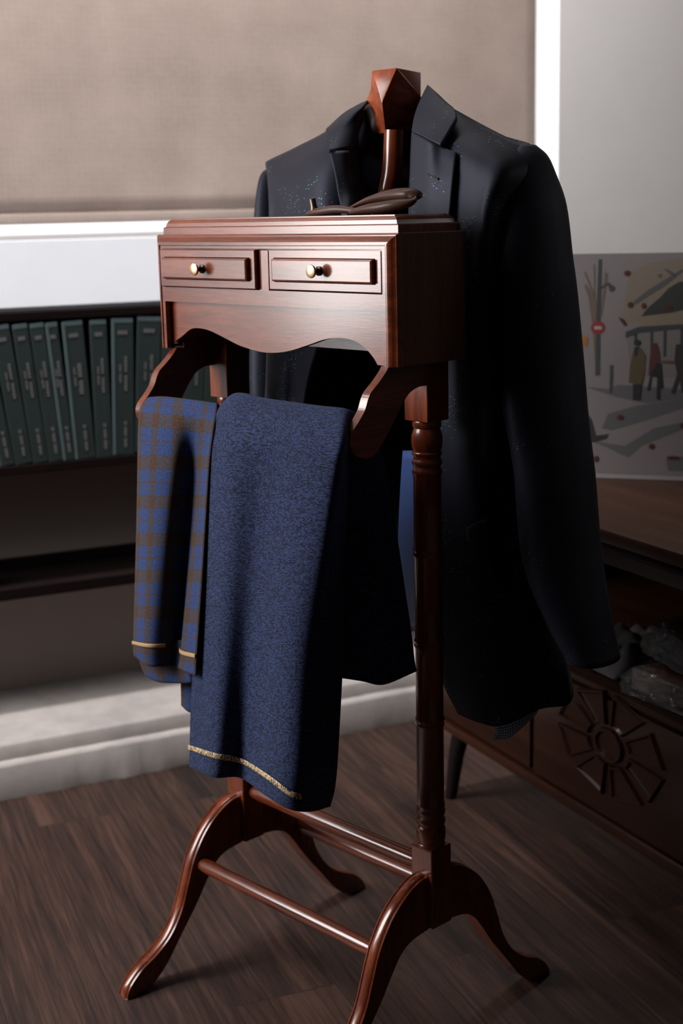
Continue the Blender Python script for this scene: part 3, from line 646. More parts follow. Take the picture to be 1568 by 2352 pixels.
obj('centre_stile', box(bmesh.new(), -0.0095, 0.0095, FZ, YF+0.004, zd0, zd1), mah['z'], vs)
# scalloped apron, set back under the rail
ap = crv2([(-0.2275, 0.9985), (-0.222, 1.005), (-0.206, 1.0145), (-0.190, 1.0225), (-0.172, 1.0245), (-0.146, 1.022), (-0.112, 1.013), (-0.080, 1.004), (-0.045, 0.9985), (-0.020, 0.997), (0.005, 0.9985), (0.032, 1.003), (0.066, 1.012), (0.101, 1.0215), (0.134, 1.0245), (0.158, 1.021), (0.176, 1.013), (0.190, 1.002), (0.1975, 0.993)], 5)
ap = [(ap[0][0], ap[0][1])] + [(u+0.0085*min(1, i/8), v) for i, (u, v) in enumerate(ap)][1:] + [(0.2273, 0.993), (0.2273, 1.0622), (-0.2273, 1.0622)]
bm = bmesh.new(); prism(bm, ap, FZ+0.0106, FZ+0.0206, 'y')
obj('apron', bm, mah['x'], vs)
# drawers
def drawer(x0, x1, pull, label):
    z0, z1 = zd0+0.0012, zd1-0.0012
    y0 = FZ-pull
    bm = bmesh.new()
    # dished drawer front: outer lip, raised panel
    W_ = [((0, 0), y0+0.014), ((0, 0), y0+0.001), ((0.0012, 0.0012), y0), ((0.0085, 0.0085), y0), ((0.0105, 0.0105), y0-0.0000), ((0.0112, 0.0112), y0+0.0012), ((0.0122, 0.0122), y0-0.0055), ((0.0142, 0.0142), y0-0.0065)]
    L_ = []
    for (i, _), y in W_:
        L_.append([bm.verts.new(c) for c in ((x0+i, y, z0+i), (x1-i, y, z0+i), (x1-i, y, z1-i), (x0+i, y, z1-i))])
    for a, b in zip(L_, L_[1:]):
        for k in range(4): bm.faces.new((a[k], a[(k+1) % 4], b[(k+1) % 4], b[k]))
    bm.faces.new(L_[-1]); bm.faces.new(L_[0])
    d = obj('drawer', bm, mah['x'], vs); d['label'] = label
    obj('drawer_body', box(bmesh.new(), x0+0.004, x1-0.004, y0+0.0142, YB-0.02-pull, z0+0.002, z1-0.006), plain('drawer_carcass', (0.10, 0.04, 0.02), 0.7) if not MATS.get('dc') else MATS['dc'], d)
    xc = (x0+x1)/2; zc = (z0+z1)/2
    kb = [(0.0062, 0.0), (0.0062, 0.0018), (0.0040, 0.0028), (0.0033, 0.006), (0.0036, 0.0095), (0.0055, 0.0112)]
    kn = obj('knob', lathe(bmesh.new(), [(r, y0-0.0065-t) for r, t in kb], (xc, 0, zc), 'y', 28), black_metal, d, 50)
    obj('knob_face', lathe(bmesh.new(), [(0.0056, y0-0.0177), (0.0082, y0-0.0190), (0.0088, y0-0.0206), (0.0082, y0-0.0222), (0.006, y0-0.0229), (0.0015, y0-0.0232)], (xc, 0, zc), 'y', 28), brass, kn, 50)
    return d
MATS = {}
drawer(-0.2268, -0.0110, 0.0065, 'left drawer, standing slightly proud of the frame')
drawer(0.0105, 0.2262, 0.0, 'right drawer, shut flush')
# stepped lid
ld = []
prof = [(0.0, ZT), (0.0, ZT+0.0095), (0.0012, ZT+0.0105), (0.0035, ZT+0.0110), (0.0040, ZT+0.0125), (0.0052, ZT+0.0160), (0.0085, ZT+0.0195), (0.0115, ZT+0.0208), (0.0120, ZT+0.0222), (0.0155, ZT+0.0226)]
bm = bmesh.new(); L_ = []
LX, LYF, LYB = 0.2425, -0.0855, 0.0292
for i, z in prof:
    L_.append([bm.verts.new(c) for c in ((-LX+i, LYF+i*0.55, z), (LX-i, LYF+i*0.55, z), (LX-i, LYB-i, z), (-LX+i, LYB-i, z))])
for a, b in zip(L_, L_[1:]):
    for k in range(4): bm.faces.new((a[k], a[(k+1) % 4], b[(k+1) % 4], b[k]))
bm.faces.new(L_[-1]); bm.faces.new(L_[0])
obj('lid', bm, mah['x'], vs)

# curved brackets that carry the cloth rail
arm = crv2([(-0.092, 0.9925), (-0.098, 0.985), (-0.110, 0.974), (-0.124, 0.963), (-0.129, 0.956)], 4) + crv2([(-0.1305, 0.953), (-0.136, 0.941), (-0.147, 0.928), (-0.158, 0.917), (-0.1625, 0.905), (-0.158, 0.892), (-0.145, 0.8825), (-0.128, 0.880), (-0.114, 0.886), (-0.104, 0.897), (-0.084, 0.921), (-0.067, 0.943), (-0.054, 0.955), (-0.038, 0.961), (-0.021, 0.9615)], 5) + [(-0.021, 1.062), (-0.0775, 1.062), (-0.0775, 0.9925)]
for s in (-1, 1):
    bm = bmesh.new(); x1 = s*0.2287; x0 = s*0.2157
    prism(bm, arm, min(x0, x1), max(x0, x1), 'x')
    obj('bracket', bm, mah['y'], vs)
obj('cloth_rail', lathe(bmesh.new(), [(0.0095, -0.2157), (0.0095, 0.2157)], (0, -0.140, 0.905), 'x', 24), mah['x'], vs, 40)
# posts
zz = [(0.0185, 0.9130), (0.0195, 0.9105), (0.0195, 0.9035), (0.0178, 0.9015), (0.0188, 0.898), (0.0207, 0.892), (0.0213, 0.884), (0.0205, 0.876), (0.0190, 0.8705), (0.0203, 0.8695), (0.0208, 0.8675), (0.0200, 0.8655), (0.0180, 0.8625), (0.0190, 0.8590), (0.0208, 0.8560), (0.0205, 0.8530), (0.0180, 0.8500), (0.0192, 0.8455), (0.0208, 0.8425), (0.0203, 0.8400),
      (0.0190, 0.8370), (0.0192, 0.739), (0.0204, 0.7370), (0.0208, 0.7345), (0.0198, 0.7320), (0.0198, 0.7300), (0.0208, 0.7275), (0.0204, 0.7250), (0.0192, 0.7235),
      (0.0194, 0.609), (0.0206, 0.6065), (0.0206, 0.6045), (0.0196, 0.602), (0.0206, 0.5995), (0.0206, 0.5975), (0.0194, 0.595),
      (0.0193, 0.496), (0.0206, 0.4935), (0.0208, 0.4910), (0.0198, 0.488), (0.0206, 0.4855), (0.0204, 0.483), (0.0193, 0.4805),
      (0.0193, 0.3680), (0.0202, 0.3660), (0.0205, 0.3640), (0.0192, 0.3610), (0.0206, 0.3570), (0.0209, 0.3545), (0.0200, 0.3510), (0.0186, 0.3480), (0.0205, 0.3430), (0.0209, 0.3400), (0.0198, 0.3360), (0.0186, 0.3340),
      (0.0205, 0.3300), (0.0212, 0.3220), (0.0205, 0.3130), (0.0190, 0.3080), (0.0200, 0.3065), (0.0200, 0.3035)]
for s in (-1, 1):
    p_ = obj('post', lathe(bmesh.new(), zz, (s*A_, 0, 0), 'z', 48), mah['z'], vs, 50)
    x0, x1 = (0.1867, 0.2155) if s > 0 else (-0.2155, -0.1867)
    bm = bmesh.new()
    # upper block: inner part behind the bracket plus the outer cheek flush with it
    box(bm, s*A_-0.021, s*A_+0.021, -0.021, 0.021, 0.912, 1.060, 0.0012); obj('upper_block', bm, mah['z'], p_)
    bm = bmesh.new(); box(bm, s*A_-0.0205, s*A_+0.0205, -0.0205, 0.0205, 0.1846, 0.3044, 0.0025, 3); obj('lower_block', bm, mah['z'], p_)
# splayed feet: outline with a beaded edge
top = crv2([(0.0195, 0.266), (0.040, 0.263), (0.066, 0.250), (0.094, 0.226), (0.118, 0.190), (0.1335, 0.150), (0.148, 0.111), (0.170, 0.078), (0.198, 0.056), (0.228, 0.041), (0.250, 0.023), (0.2595, 0.007), (0.260, 0.0)], 5)
bot = crv2([(0.226, 0.0), (0.207, 0.009), (0.180, 0.032), (0.150, 0.070), (0.118, 0.110), (0.096, 0.142), (0.076, 0.167), (0.054, 0.179), (0.0195, 0.184)], 5)
def leg(s, f):
    pts = top + bot; n = len(pts); nt_ = len(top)
    nr = []
    for i in range(n):
        a = Vector((*pts[i-1], 0)); b = Vector((*pts[(i+1) % n], 0)); t = (b-a).normalized(); nr.append(Vector((-t.y, t.x)))   # inward or outward
    # find outward sign using the area
    ar = sum(pts[i][0]*pts[(i+1) % n][1]-pts[(i+1) % n][0]*pts[i][1] for i in range(n)); sg = -1 if ar > 0 else 1
    hw = 0.0125
    sec = [(-hw, 0.0035), (-hw+0.0008, 0.0022), (-hw+0.0032, 0.0016), (-hw+0.0044, 0.0030), (-hw+0.0058, 0.0012), (-0.004, 0.0003), (0, 0.0), (0.004, 0.0003), (hw-0.0058, 0.0012), (hw-0.0044, 0.0030), (hw-0.0032, 0.0016), (hw-0.0008, 0.0022), (hw, 0.0035)]
    bm = bmesh.new(); L_ = []
    for w, ins in sec:
        ring = []
        for i in range(n):
            k = ins if i < nt_ else 0.0
            if i in (0, nt_-1): k = ins*0.3
            y = pts[i][0]-sg*nr[i].x*k; z = max(0.0, pts[i][1]-sg*nr[i].y*k)
            ring.append(bm.verts.new((s*A_+w, f*y, z)))
        L_.append(ring)
    for a, b in zip(L_, L_[1:]):
        for i in range(n): bm.faces.new((a[i], a[(i+1) % n], b[(i+1) % n], b[i]))
    bm.faces.new(L_[0]); bm.faces.new(L_[-1])
    obj('foot', bm, mah['z'], vs, 35)
for s in (-1, 1):
    for f in (-1, 1): leg(s, f)
for y, z, r, x in ((-0.104, 0.174, 0.0115, 0.1955), (0.104, 0.174, 0.0115, 0.1955), (0.0, 0.269, 0.0125, 0.1875)):
    obj('stretcher', lathe(bmesh.new(), [(r*0.86, -x), (r, -x+0.02), (r*1.03, 0), (r, x-0.02), (r*0.86, x)], (0, y, z), 'x', 28), mah['x'], vs, 40)
# neck post and carved neck block of the coat hanger
bm = bmesh.new(); path = crv([(0, 0.030, 1.05), (0, 0.075, 1.10), (0.0, 0.1398, 1.195), (0.0, 0.1447, 1.2136), (0.0, 0.1525, 1.2384), (0.0, 0.1568, 1.2694), (0.0, 0.1593, 1.3002)], 5)
tube(bm, path, [0.0155]*18+[0.0155-0.0012*min(1, max(0, (i-18)/12)) for i in range(len(path)-18)], 28, up=(1, 0, 0)); obj('neck_post', bm, mah['z'], vs, 60)
P_ = {'E': (-0.055, 0.16, 1.297), 'F': (-0.0062, 0.147, 1.2966), 'G': (-0.0062, 0.2025, 1.3008), 'K': (0.0031, 0.131, 1.3382), 'A': (-0.0241, 0.138, 1.3852), 'B': (0.0191, 0.146, 1.3859), 'M': (-0.0581, 0.158, 1.3457), 'N': (-0.0355, 0.146, 1.3603), 'H': (0.016, 0.1994, 1.3482), 'C': (-0.006, 0.2234, 1.3853)}
P_['E2'] = (P_['E'][0], P_['G'][1], P_['E'][2]); P_['M2'] = (P_['M'][0], P_['H'][1], P_['M'][2]); P_['A2'] = (P_['A'][0], P_['C'][1], P_['A'][2]); P_['N2'] = (P_['N'][0], P_['C'][1]-0.002, P_['N'][2])
bm = bmesh.new(); VV = {k: bm.verts.new(P_[k]) for k in P_}
for f_ in ('ABK', 'AKN', 'NKM', 'MKFE', 'BHK', 'KHGF', 'BCH'): bm.faces.new([VV[c] for c in f_])
for f_ in (('A', 'N', 'N2', 'A2'), ('N', 'M', 'M2', 'N2'), ('M', 'E', 'E2', 'M2'), ('E', 'F', 'G', 'E2'), ('A', 'A2', 'C', 'B'), ('A2', 'N2', 'M2', 'H', 'C'), ('M2', 'E2', 'G', 'H')): bm.faces.new([VV[c] for c in f_])
bmesh.ops.recalc_face_normals(bm, faces=bm.faces[:])
bmesh.ops.bevel(bm, geom=[e for e in bm.edges if e.calc_face_angle(0) > 0.12], offset=0.0016, segments=2, profile=0.5, affect='EDGES')
obj('neck_block', bm, mah_fig, vs, 25)
# hanger shoulders carried by the post (inside the jacket)
for sg_ in (-1, 1):
  bm = bmesh.new(); pz = crv([(0.058*sg_, 0.172, 1.281), (0.10*sg_, 0.172, 1.276), (0.16*sg_, 0.172, 1.262), (0.225*sg_, 0.172, 1.237)], 5)
  tube(bm, pz, [0.008+0.008*math.sin(PI*i/(len(pz)-1)) for i in range(len(pz))], 20, flat=0.7); obj('hanger_shoulder', bm, mah['x'], vs, 60)

# carved wooden clamp lying on the lid
cp = thing('wooden_clamp', 'dark carved wooden clamp with a steel screw peg lying on the stand lid', 'clamp', (0, 0, 0), STAND)
LT = ZT+0.0227
bm = bmesh.new()
tube(bm, crv([(0.0307, -0.045, 1.1846), (0.0571, -0.045, 1.1871), (0.0914, -0.045, 1.1894), (0.1246, -0.045, 1.1871), (0.1531, -0.045, 1.185)], 5), [0.003, 0.0045, 0.006, 0.007, 0.0075, 0.0078, 0.008, 0.008, 0.008, 0.0078, 0.0075, 0.007, 0.0066, 0.006, 0.0056, 0.0052, 0.005, 0.0045, 0.004, 0.0035, 0.003], 18, flat=0.75)
obj('lower_jaw', bm, tray_wood, cp, 60)
bm = bmesh.new()
tube(bm, crv([(0.0863, -0.02, 1.1897), (0.1199, -0.02, 1.1993), (0.1526, -0.02, 1.2042), (0.1864, -0.022, 1.2061), (0.211, -0.025, 1.2056), (0.221, -0.03, 1.2011)], 5), [0.003+0.0125*math.sin(PI*min(1, ((i+1)/27)**1.5)) for i in range(26)], 18, flat=0.55)
obj('upper_jaw', bm, tray_wood, cp, 60)
bm = bmesh.new()
tube(bm, crv([(0.1171, -0.045, 1.185), (0.1451, -0.045, 1.1885), (0.1772, -0.045, 1.1907), (0.2017, -0.042, 1.1935), (0.2181, -0.035, 1.1963), (0.221, -0.03, 1.2027)], 5), [0.002+0.0115*math.sin(PI*min(1, ((i+2)/28)**0.9)) for i in range(26)], 18, flat=0.55)
obj('lower_loop', bm, tray_wood, cp, 60)
bm = bmesh.new()
tube(bm, [(0.0466, -0.045, 1.1849), (0.0459, -0.045, 1.1907)], [0.0062, 0.0060], 20); tube(bm, [(0.0459, -0.045, 1.1896), (0.0443, -0.045, 1.1942), (0.042, -0.045, 1.2035), (0.0417, -0.045, 1.2052)], [0.0062, 0.0045, 0.0045, 0.003], 20)
obj('screw_peg', bm, steel_dark, cp, 50)

# ================================================================== THE JACKET
jk = thing('suit_jacket', 'dark navy suit jacket hanging open on the valet stand hanger', 'jacket', (0, 0, 0), STAND)
def mirror_z(a, b): return a
# body: from the image-right front edge, round the side and back, to the left front edge
body = [
 [(0.0865, 0.145, 1.3394), (0.1407, 0.148, 1.3143), (0.1884, 0.152, 1.2926), (0.233, 0.158, 1.2727), (0.235, 0.175, 1.272), (0.16, 0.185, 1.290), (0.055, 0.188, 1.318), (0.0, 0.20, 1.318), (-0.05, 0.188, 1.315), (-0.16, 0.185, 1.290), (-0.235, 0.178, 1.265), (-0.289, 0.16, 1.2659), (-0.2111, 0.155, 1.2866), (-0.14, 0.15, 1.3045), (-0.059, 0.155, 1.3376)],
 [(0.1015, 0.1, 1.2934), (0.1783, 0.088, 1.272), (0.2354, 0.084, 1.2554), (0.2733, 0.09, 1.2373), (0.262, 0.165, 1.235), (0.18, 0.225, 1.255), (0.08, 0.235, 1.275), (0.0, 0.238, 1.28), (-0.08, 0.235, 1.27), (-0.18, 0.225, 1.25), (-0.262, 0.170, 1.225), (-0.2421, 0.12, 1.2299), (-0.1567, 0.105, 1.2501), (-0.0825, 0.098, 1.2693), (-0.0315, 0.128, 1.3013)],
 [(0.115, 0.078, 1.2402), (0.1959, 0.068, 1.2204), (0.2431, 0.062, 1.2052), (0.2701, 0.066, 1.1908), (0.262, 0.150, 1.175), (0.185, 0.250, 1.19), (0.09, 0.26, 1.20), (0.0, 0.262, 1.20), (-0.09, 0.26, 1.195), (-0.18, 0.25, 1.18), (-0.262, 0.155, 1.165), (-0.2127, 0.1, 1.1863), (-0.126, 0.08, 1.1981), (-0.0621, 0.072, 1.2157), (-0.0247, 0.118, 1.2423)],
 [(0.1201, 0.068, 1.1761), (0.2053, 0.057, 1.1526), (0.2441, 0.052, 1.1413), (0.2705, 0.056, 1.1273), (0.262, 0.14, 1.11), (0.19, 0.25, 1.11), (0.09, 0.27, 1.11), (0.0, 0.272, 1.11), (-0.09, 0.27, 1.11), (-0.18, 0.25, 1.11), (-0.262, 0.15, 1.10), (-0.1969, 0.085, 1.1138), (-0.1141, 0.062, 1.1218), (-0.0515, 0.056, 1.1349), (-0.0202, 0.11, 1.1771)],
 [(0.1341, 0.06, 1.0585), (0.2088, 0.052, 1.0381), (0.2492, 0.05, 1.0284), (0.2724, 0.058, 1.0174), (0.258, 0.13, 1.01), (0.19, 0.235, 1.01), (0.09, 0.265, 1.01), (0.0, 0.27, 1.01), (-0.09, 0.265, 1.01), (-0.18, 0.24, 1.01), (-0.265, 0.15, 1.01), (-0.208, 0.078, 1.02), (-0.139, 0.054, 1.0276), (-0.0969, 0.052, 1.0358), (-0.0305, 0.06, 1.0598)],
 [(0.1547, 0.057, 0.9216), (0.2157, 0.052, 0.9152), (0.2525, 0.05, 0.9127), (0.2752, 0.06, 0.9077), (0.270, 0.13, 0.90), (0.20, 0.23, 0.90), (0.10, 0.26, 0.90), (0.0, 0.265, 0.90), (-0.09, 0.26, 0.90), (-0.18, 0.24, 0.90), (-0.27, 0.15, 0.90), (-0.2153, 0.074, 0.9104), (-0.1499, 0.05, 0.9144), (-0.1284, 0.056, 0.9154), (-0.103, 0.062, 0.92)],
 [(0.1643, 0.057, 0.7686), (0.2208, 0.054, 0.7708), (0.2511, 0.06, 0.768), (0.2585, 0.085, 0.7587), (0.290, 0.14, 0.77), (0.21, 0.235, 0.77), (0.10, 0.265, 0.77), (0.0, 0.27, 0.77), (-0.09, 0.265, 0.77), (-0.18, 0.24, 0.77), (-0.28, 0.16, 0.77), (-0.2451, 0.08, 0.7659), (-0.1787, 0.06, 0.7698), (-0.1377, 0.056, 0.7754), (-0.119, 0.062, 0.7768)],
 [(0.1683, 0.06, 0.6356), (0.2294, 0.057, 0.6352), (0.2661, 0.065, 0.6343), (0.2917, 0.09, 0.6339), (0.310, 0.15, 0.64), (0.22, 0.245, 0.66), (0.11, 0.27, 0.66), (0.0, 0.275, 0.66), (-0.09, 0.27, 0.66), (-0.18, 0.245, 0.66), (-0.29, 0.17, 0.66), (-0.257, 0.085, 0.6545), (-0.1895, 0.065, 0.6685), (-0.1467, 0.06, 0.676), (-0.1266, 0.065, 0.6782)],
 [(0.1719, 0.064, 0.5349), (0.2343, 0.06, 0.5275), (0.2809, 0.066, 0.54), (0.3186, 0.1, 0.5497), (0.3302, 0.15, 0.5526), (0.23, 0.255, 0.55), (0.11, 0.28, 0.57), (0.0, 0.28, 0.60), (-0.09, 0.275, 0.62), (-0.18, 0.25, 0.62), (-0.29, 0.17, 0.62), (-0.261, 0.085, 0.5797), (-0.1931, 0.065, 0.5958), (-0.15, 0.06, 0.6045), (-0.1296, 0.065, 0.6072)],
 [(0.2015, 0.066, 0.4791), (0.2404, 0.062, 0.4769), (0.2793, 0.068, 0.48), (0.3189, 0.1, 0.5055), (0.3368, 0.15, 0.5082), (0.24, 0.26, 0.51), (0.11, 0.28, 0.54), (0.0, 0.28, 0.58), (-0.09, 0.275, 0.60), (-0.18, 0.25, 0.60), (-0.29, 0.17, 0.60), (-0.2622, 0.085, 0.5571), (-0.1941, 0.065, 0.5738), (-0.1509, 0.06, 0.5829), (-0.1305, 0.065, 0.5856)],
]
grid_obj('jacket_body', grid_pts(body, 7, 6), [M_suit, M_lining], jk, thick=0.003, offset=-1.0, wob=0.006, wsc=9.0, lining=True, flip=True)
# sleeves
def sleeve(rings, seed, fl):
    C_ = crv([r[0] for r in rings], 6); Rr = [v.x for v in crv([(r[1], 0, 0) for r in rings], 6)]
    G = []
    for i, (c, r) in enumerate(zip(C_, Rr)):
        t = (C_[min(i+1, len(C_)-1)]-C_[max(i-1, 0)]).normalized()
        vd = Vector((-0.73, 0.68, 0))           # across the sleeve
        a = (vd - t*vd.dot(t)).normalized(); b = t.cross(a)
        row = []
        for k in range(36):
            th = 2*PI*k/36
            w = 1 + 0.06*noise.noise(Vector((math.cos(th)*1.3+seed, math.sin(th)*1.3, c.z*9)))
            row.append(c + r*w*Vector((0.68*math.cos(th), 1.2*math.sin(th), 0)) + Vector((0, 0, -0.10*r*math.cos(th))))
        G.append(row)
    return G
rs_ = [((0.2453, 0.165, 1.2688), 0.0105), ((0.2517, 0.16, 1.2549), 0.0262), ((0.2576, 0.152, 1.2297), 0.0395), ((0.2665, 0.145, 1.1898), 0.0511), ((0.2762, 0.14, 1.1157), 0.0582), ((0.2839, 0.138, 1.0468), 0.0622), ((0.294, 0.135, 0.9658), 0.0633), ((0.3215, 0.125, 0.8511), 0.0603), ((0.3477, 0.115, 0.7246), 0.0586), ((0.3824, 0.11, 0.6412), 0.0484), ((0.4065, 0.108, 0.597), 0.0391)]
o = grid_obj('sleeve', sleeve(rs_, 1.0, 0.85), [M_sleeve, M_lining], jk, thick=0.0025, offset=-1.0, close=True, lining=True, flip=True)
ls_ = [((-0.2898, 0.185, 1.2593), 0.0116), ((-0.2968, 0.185, 1.2485), 0.0230), ((-0.2947, 0.182, 1.2208), 0.0301), ((-0.2908, 0.18, 1.1653), 0.0380), ((-0.2891, 0.178, 1.074), 0.0429), ((-0.2814, 0.165, 0.9683), 0.0445), ((-0.2726, 0.15, 0.8623), 0.0439), ((-0.2726, 0.14, 0.7169), 0.0429), ((-0.2711, 0.135, 0.5831), 0.0418)]
o = grid_obj('sleeve', sleeve(ls_, 5.0, 0.85), [M_sleeve, M_lining], jk, thick=0.0025, offset=-1.0, close=True, lining=True, flip=True)
# collar: one band right round the neck, leaf folded down at each end
colR = [[(0.0687, 0.158, 1.3583), (0.071, 0.14, 1.3362), (0.0806, 0.118, 1.3137), (0.1011, 0.09, 1.2915)],
        [(0.0927, 0.15, 1.3451), (0.1021, 0.128, 1.3261), (0.1125, 0.106, 1.3045), (0.1266, 0.082, 1.2842)],
        [(0.1171, 0.142, 1.3308), (0.1324, 0.118, 1.314), (0.1427, 0.096, 1.2945), (0.1498, 0.076, 1.2761)],
        [(0.1354, 0.136, 1.3213), (0.1641, 0.112, 1.3062), (0.1686, 0.092, 1.2878), (0.1708, 0.073, 1.2693)]]
grid_obj('collar', grid_pts(colR, 6, 6), M_suit, jk, thick=0.004, offset=0.0)
colL = [[(-0.0517, 0.158, 1.3453), (-0.0407, 0.138, 1.3359), (-0.0454, 0.135, 1.3207), (-0.0359, 0.12, 1.2743)],
        [(-0.0658, 0.15, 1.3391), (-0.0496, 0.125, 1.3256), (-0.0484, 0.118, 1.3081), (-0.0344, 0.1, 1.2733)],
        [(-0.0908, 0.145, 1.3287), (-0.0685, 0.118, 1.3142), (-0.0579, 0.104, 1.2991), (-0.0396, 0.084, 1.2721)],
        [(-0.1196, 0.142, 1.3115), (-0.1008, 0.118, 1.3048), (-0.0756, 0.094, 1.2894), (-0.048, 0.072, 1.2712)]]
grid_obj('collar', grid_pts(colL, 6, 6), M_suit, jk, thick=0.004, offset=0.0)
# collar stand behind the neck
cb_ = [[(0.0708, 0.162, 1.3524), (0.055, 0.182, 1.352), (0.03, 0.20, 1.350), (0.0, 0.206, 1.348), (-0.03, 0.194, 1.345), (-0.0611, 0.16, 1.3441)],
       [(0.0759, 0.176, 1.3156), (0.055, 0.192, 1.30), (0.03, 0.212, 1.30), (0.0, 0.218, 1.30), (-0.035, 0.205, 1.30), (-0.0655, 0.158, 1.3131)],
       [(0.0779, 0.19, 1.2724), (0.055, 0.20, 1.255), (0.03, 0.225, 1.25), (0.0, 0.232, 1.25), (-0.045, 0.215, 1.25), (-0.0722, 0.158, 1.2726)]]
grid_obj('collar_stand', grid_pts(cb_, 5, 6), M_lining, jk, thick=0.003, offset=0.0)
# lapels
lapR = [[(0.1048, 0.087, 1.2906), (0.1303, 0.078, 1.2828), (0.1544, 0.071, 1.2746), (0.1688, 0.076, 1.2678), (0.195, 0.078, 1.2587)],
        [(0.1075, 0.082, 1.2696), (0.1347, 0.073, 1.2625), (0.1579, 0.067, 1.2557), (0.1741, 0.07, 1.25), (0.199, 0.07, 1.2439)],
        [(0.1129, 0.074, 1.2345), (0.1392, 0.066, 1.2279), (0.164, 0.06, 1.2225), (0.1829, 0.06, 1.2186), (0.2031, 0.06, 1.2146)],
        [(0.1172, 0.066, 1.182), (0.1444, 0.058, 1.1771), (0.1676, 0.052, 1.1735), (0.1859, 0.051, 1.171), (0.2048, 0.05, 1.1686)],
        [(0.128, 0.06, 1.094), (0.1487, 0.053, 1.0946), (0.1655, 0.048, 1.0952), (0.1803, 0.045, 1.0956), (0.1925, 0.043, 1.0959)],
        [(0.138, 0.057, 1.023), (0.1468, 0.053, 1.0237), (0.1536, 0.051, 1.0241), (0.1594, 0.05, 1.0245), (0.1652, 0.049, 1.0248)]]
lap = grid_obj('lapel', grid_pts(lapR, 6, 6), M_suit, jk, thick=0.0035, offset=0.0)
lapL = [[(-0.035, 0.12, 1.2736), (-0.0349, 0.104, 1.2728), (-0.0346, 0.088, 1.272), (-0.0492, 0.074, 1.2712)],
        [(-0.0315, 0.116, 1.2518), (-0.0276, 0.098, 1.2485), (-0.0235, 0.08, 1.2452), (-0.0307, 0.066, 1.2418)],
        [(-0.019, 0.11, 1.2205), (-0.0109, 0.088, 1.2173), (-0.0086, 0.07, 1.2143), (-0.0159, 0.058, 1.2122)],
        [(-0.0063, 0.1, 1.1771), (-0.0001, 0.078, 1.1744), (0.0146, 0.05, 1.1729), (0.0005, 0.048, 1.1719)],
        [(-0.0001, 0.06, 1.0917), (-0.0054, 0.052, 1.092), (-0.0138, 0.047, 1.0921), (-0.0245, 0.045, 1.092)],
        [(-0.0412, 0.058, 1.0151), (-0.0403, 0.052, 1.0156), (-0.0418, 0.049, 1.0158), (-0.0454, 0.048, 1.0157)]]
grid_obj('lapel', grid_pts(lapL, 6, 6), M_suit, jk, thick=0.0035, offset=0.0)
# buttonhole on the lapel
bm = bmesh.new(); bh = [(0.1572, 0.0615, 1.233), (0.178, 0.0595, 1.2261)]
tube(bm, [bh[0], bh[1]], 0.0022, 10, flat=0.6); obj('buttonhole', bm, plain('black_thread', (0.003, 0.003, 0.004), 0.8), lap, 60)
# pocket flap
pf = [[(0.2347, 0.05, 0.76), (0.252, 0.05, 0.7698), (0.2662, 0.056, 0.7768)], [(0.2364, 0.048, 0.7508), (0.2537, 0.048, 0.757), (0.2695, 0.054, 0.762)], [(0.2362, 0.049, 0.7427), (0.2551, 0.049, 0.7425), (0.2701, 0.055, 0.7438)]]
grid_obj('pocket_flap', grid_pts(pf, 4, 4), M_suit, jk, thick=0.003, offset=0.0)
# blue lining of the open front, and a dotted tail of lining below the hem
bl_ = [[(0.0898, 0.075, 0.8482), (0.1033, 0.07, 0.8502), (0.1323, 0.062, 0.8543), (0.1533, 0.062, 0.8565)], [(0.0724, 0.085, 0.7708), (0.0925, 0.078, 0.7746), (0.1257, 0.066, 0.7808), (0.1546, 0.064, 0.7849)], [(0.0634, 0.09, 0.6965), (0.0855, 0.083, 0.7012), (0.1226, 0.068, 0.7098), (0.158, 0.064, 0.716)], [(0.0723, 0.09, 0.6448), (0.0898, 0.083, 0.6459), (0.1252, 0.068, 0.652), (0.1596, 0.066, 0.6585)], [(0.0866, 0.085, 0.5749), (0.0986, 0.08, 0.5784), (0.1312, 0.068, 0.5877), (0.1604, 0.068, 0.5936)]]
grid_obj('blue_lining', grid_pts(bl_, 5, 5), M_blue_lining, jk, thick=0.001, offset=0.0)
tl = [[(0.2408, 0.085, 0.474), (0.2687, 0.09, 0.4842), (0.2919, 0.1, 0.4963), (0.3052, 0.12, 0.5033)], [(0.2553, 0.085, 0.4627), (0.2767, 0.09, 0.4707), (0.2951, 0.1, 0.4836), (0.3007, 0.12, 0.4906)], [(0.2472, 0.085, 0.4462), (0.2751, 0.09, 0.4547), (0.292, 0.1, 0.4732), (0.2875, 0.12, 0.4763)]]
grid_obj('lining_tail', grid_pts(tl, 5, 5), M_dotted, jk, thick=0.001, offset=0.0)

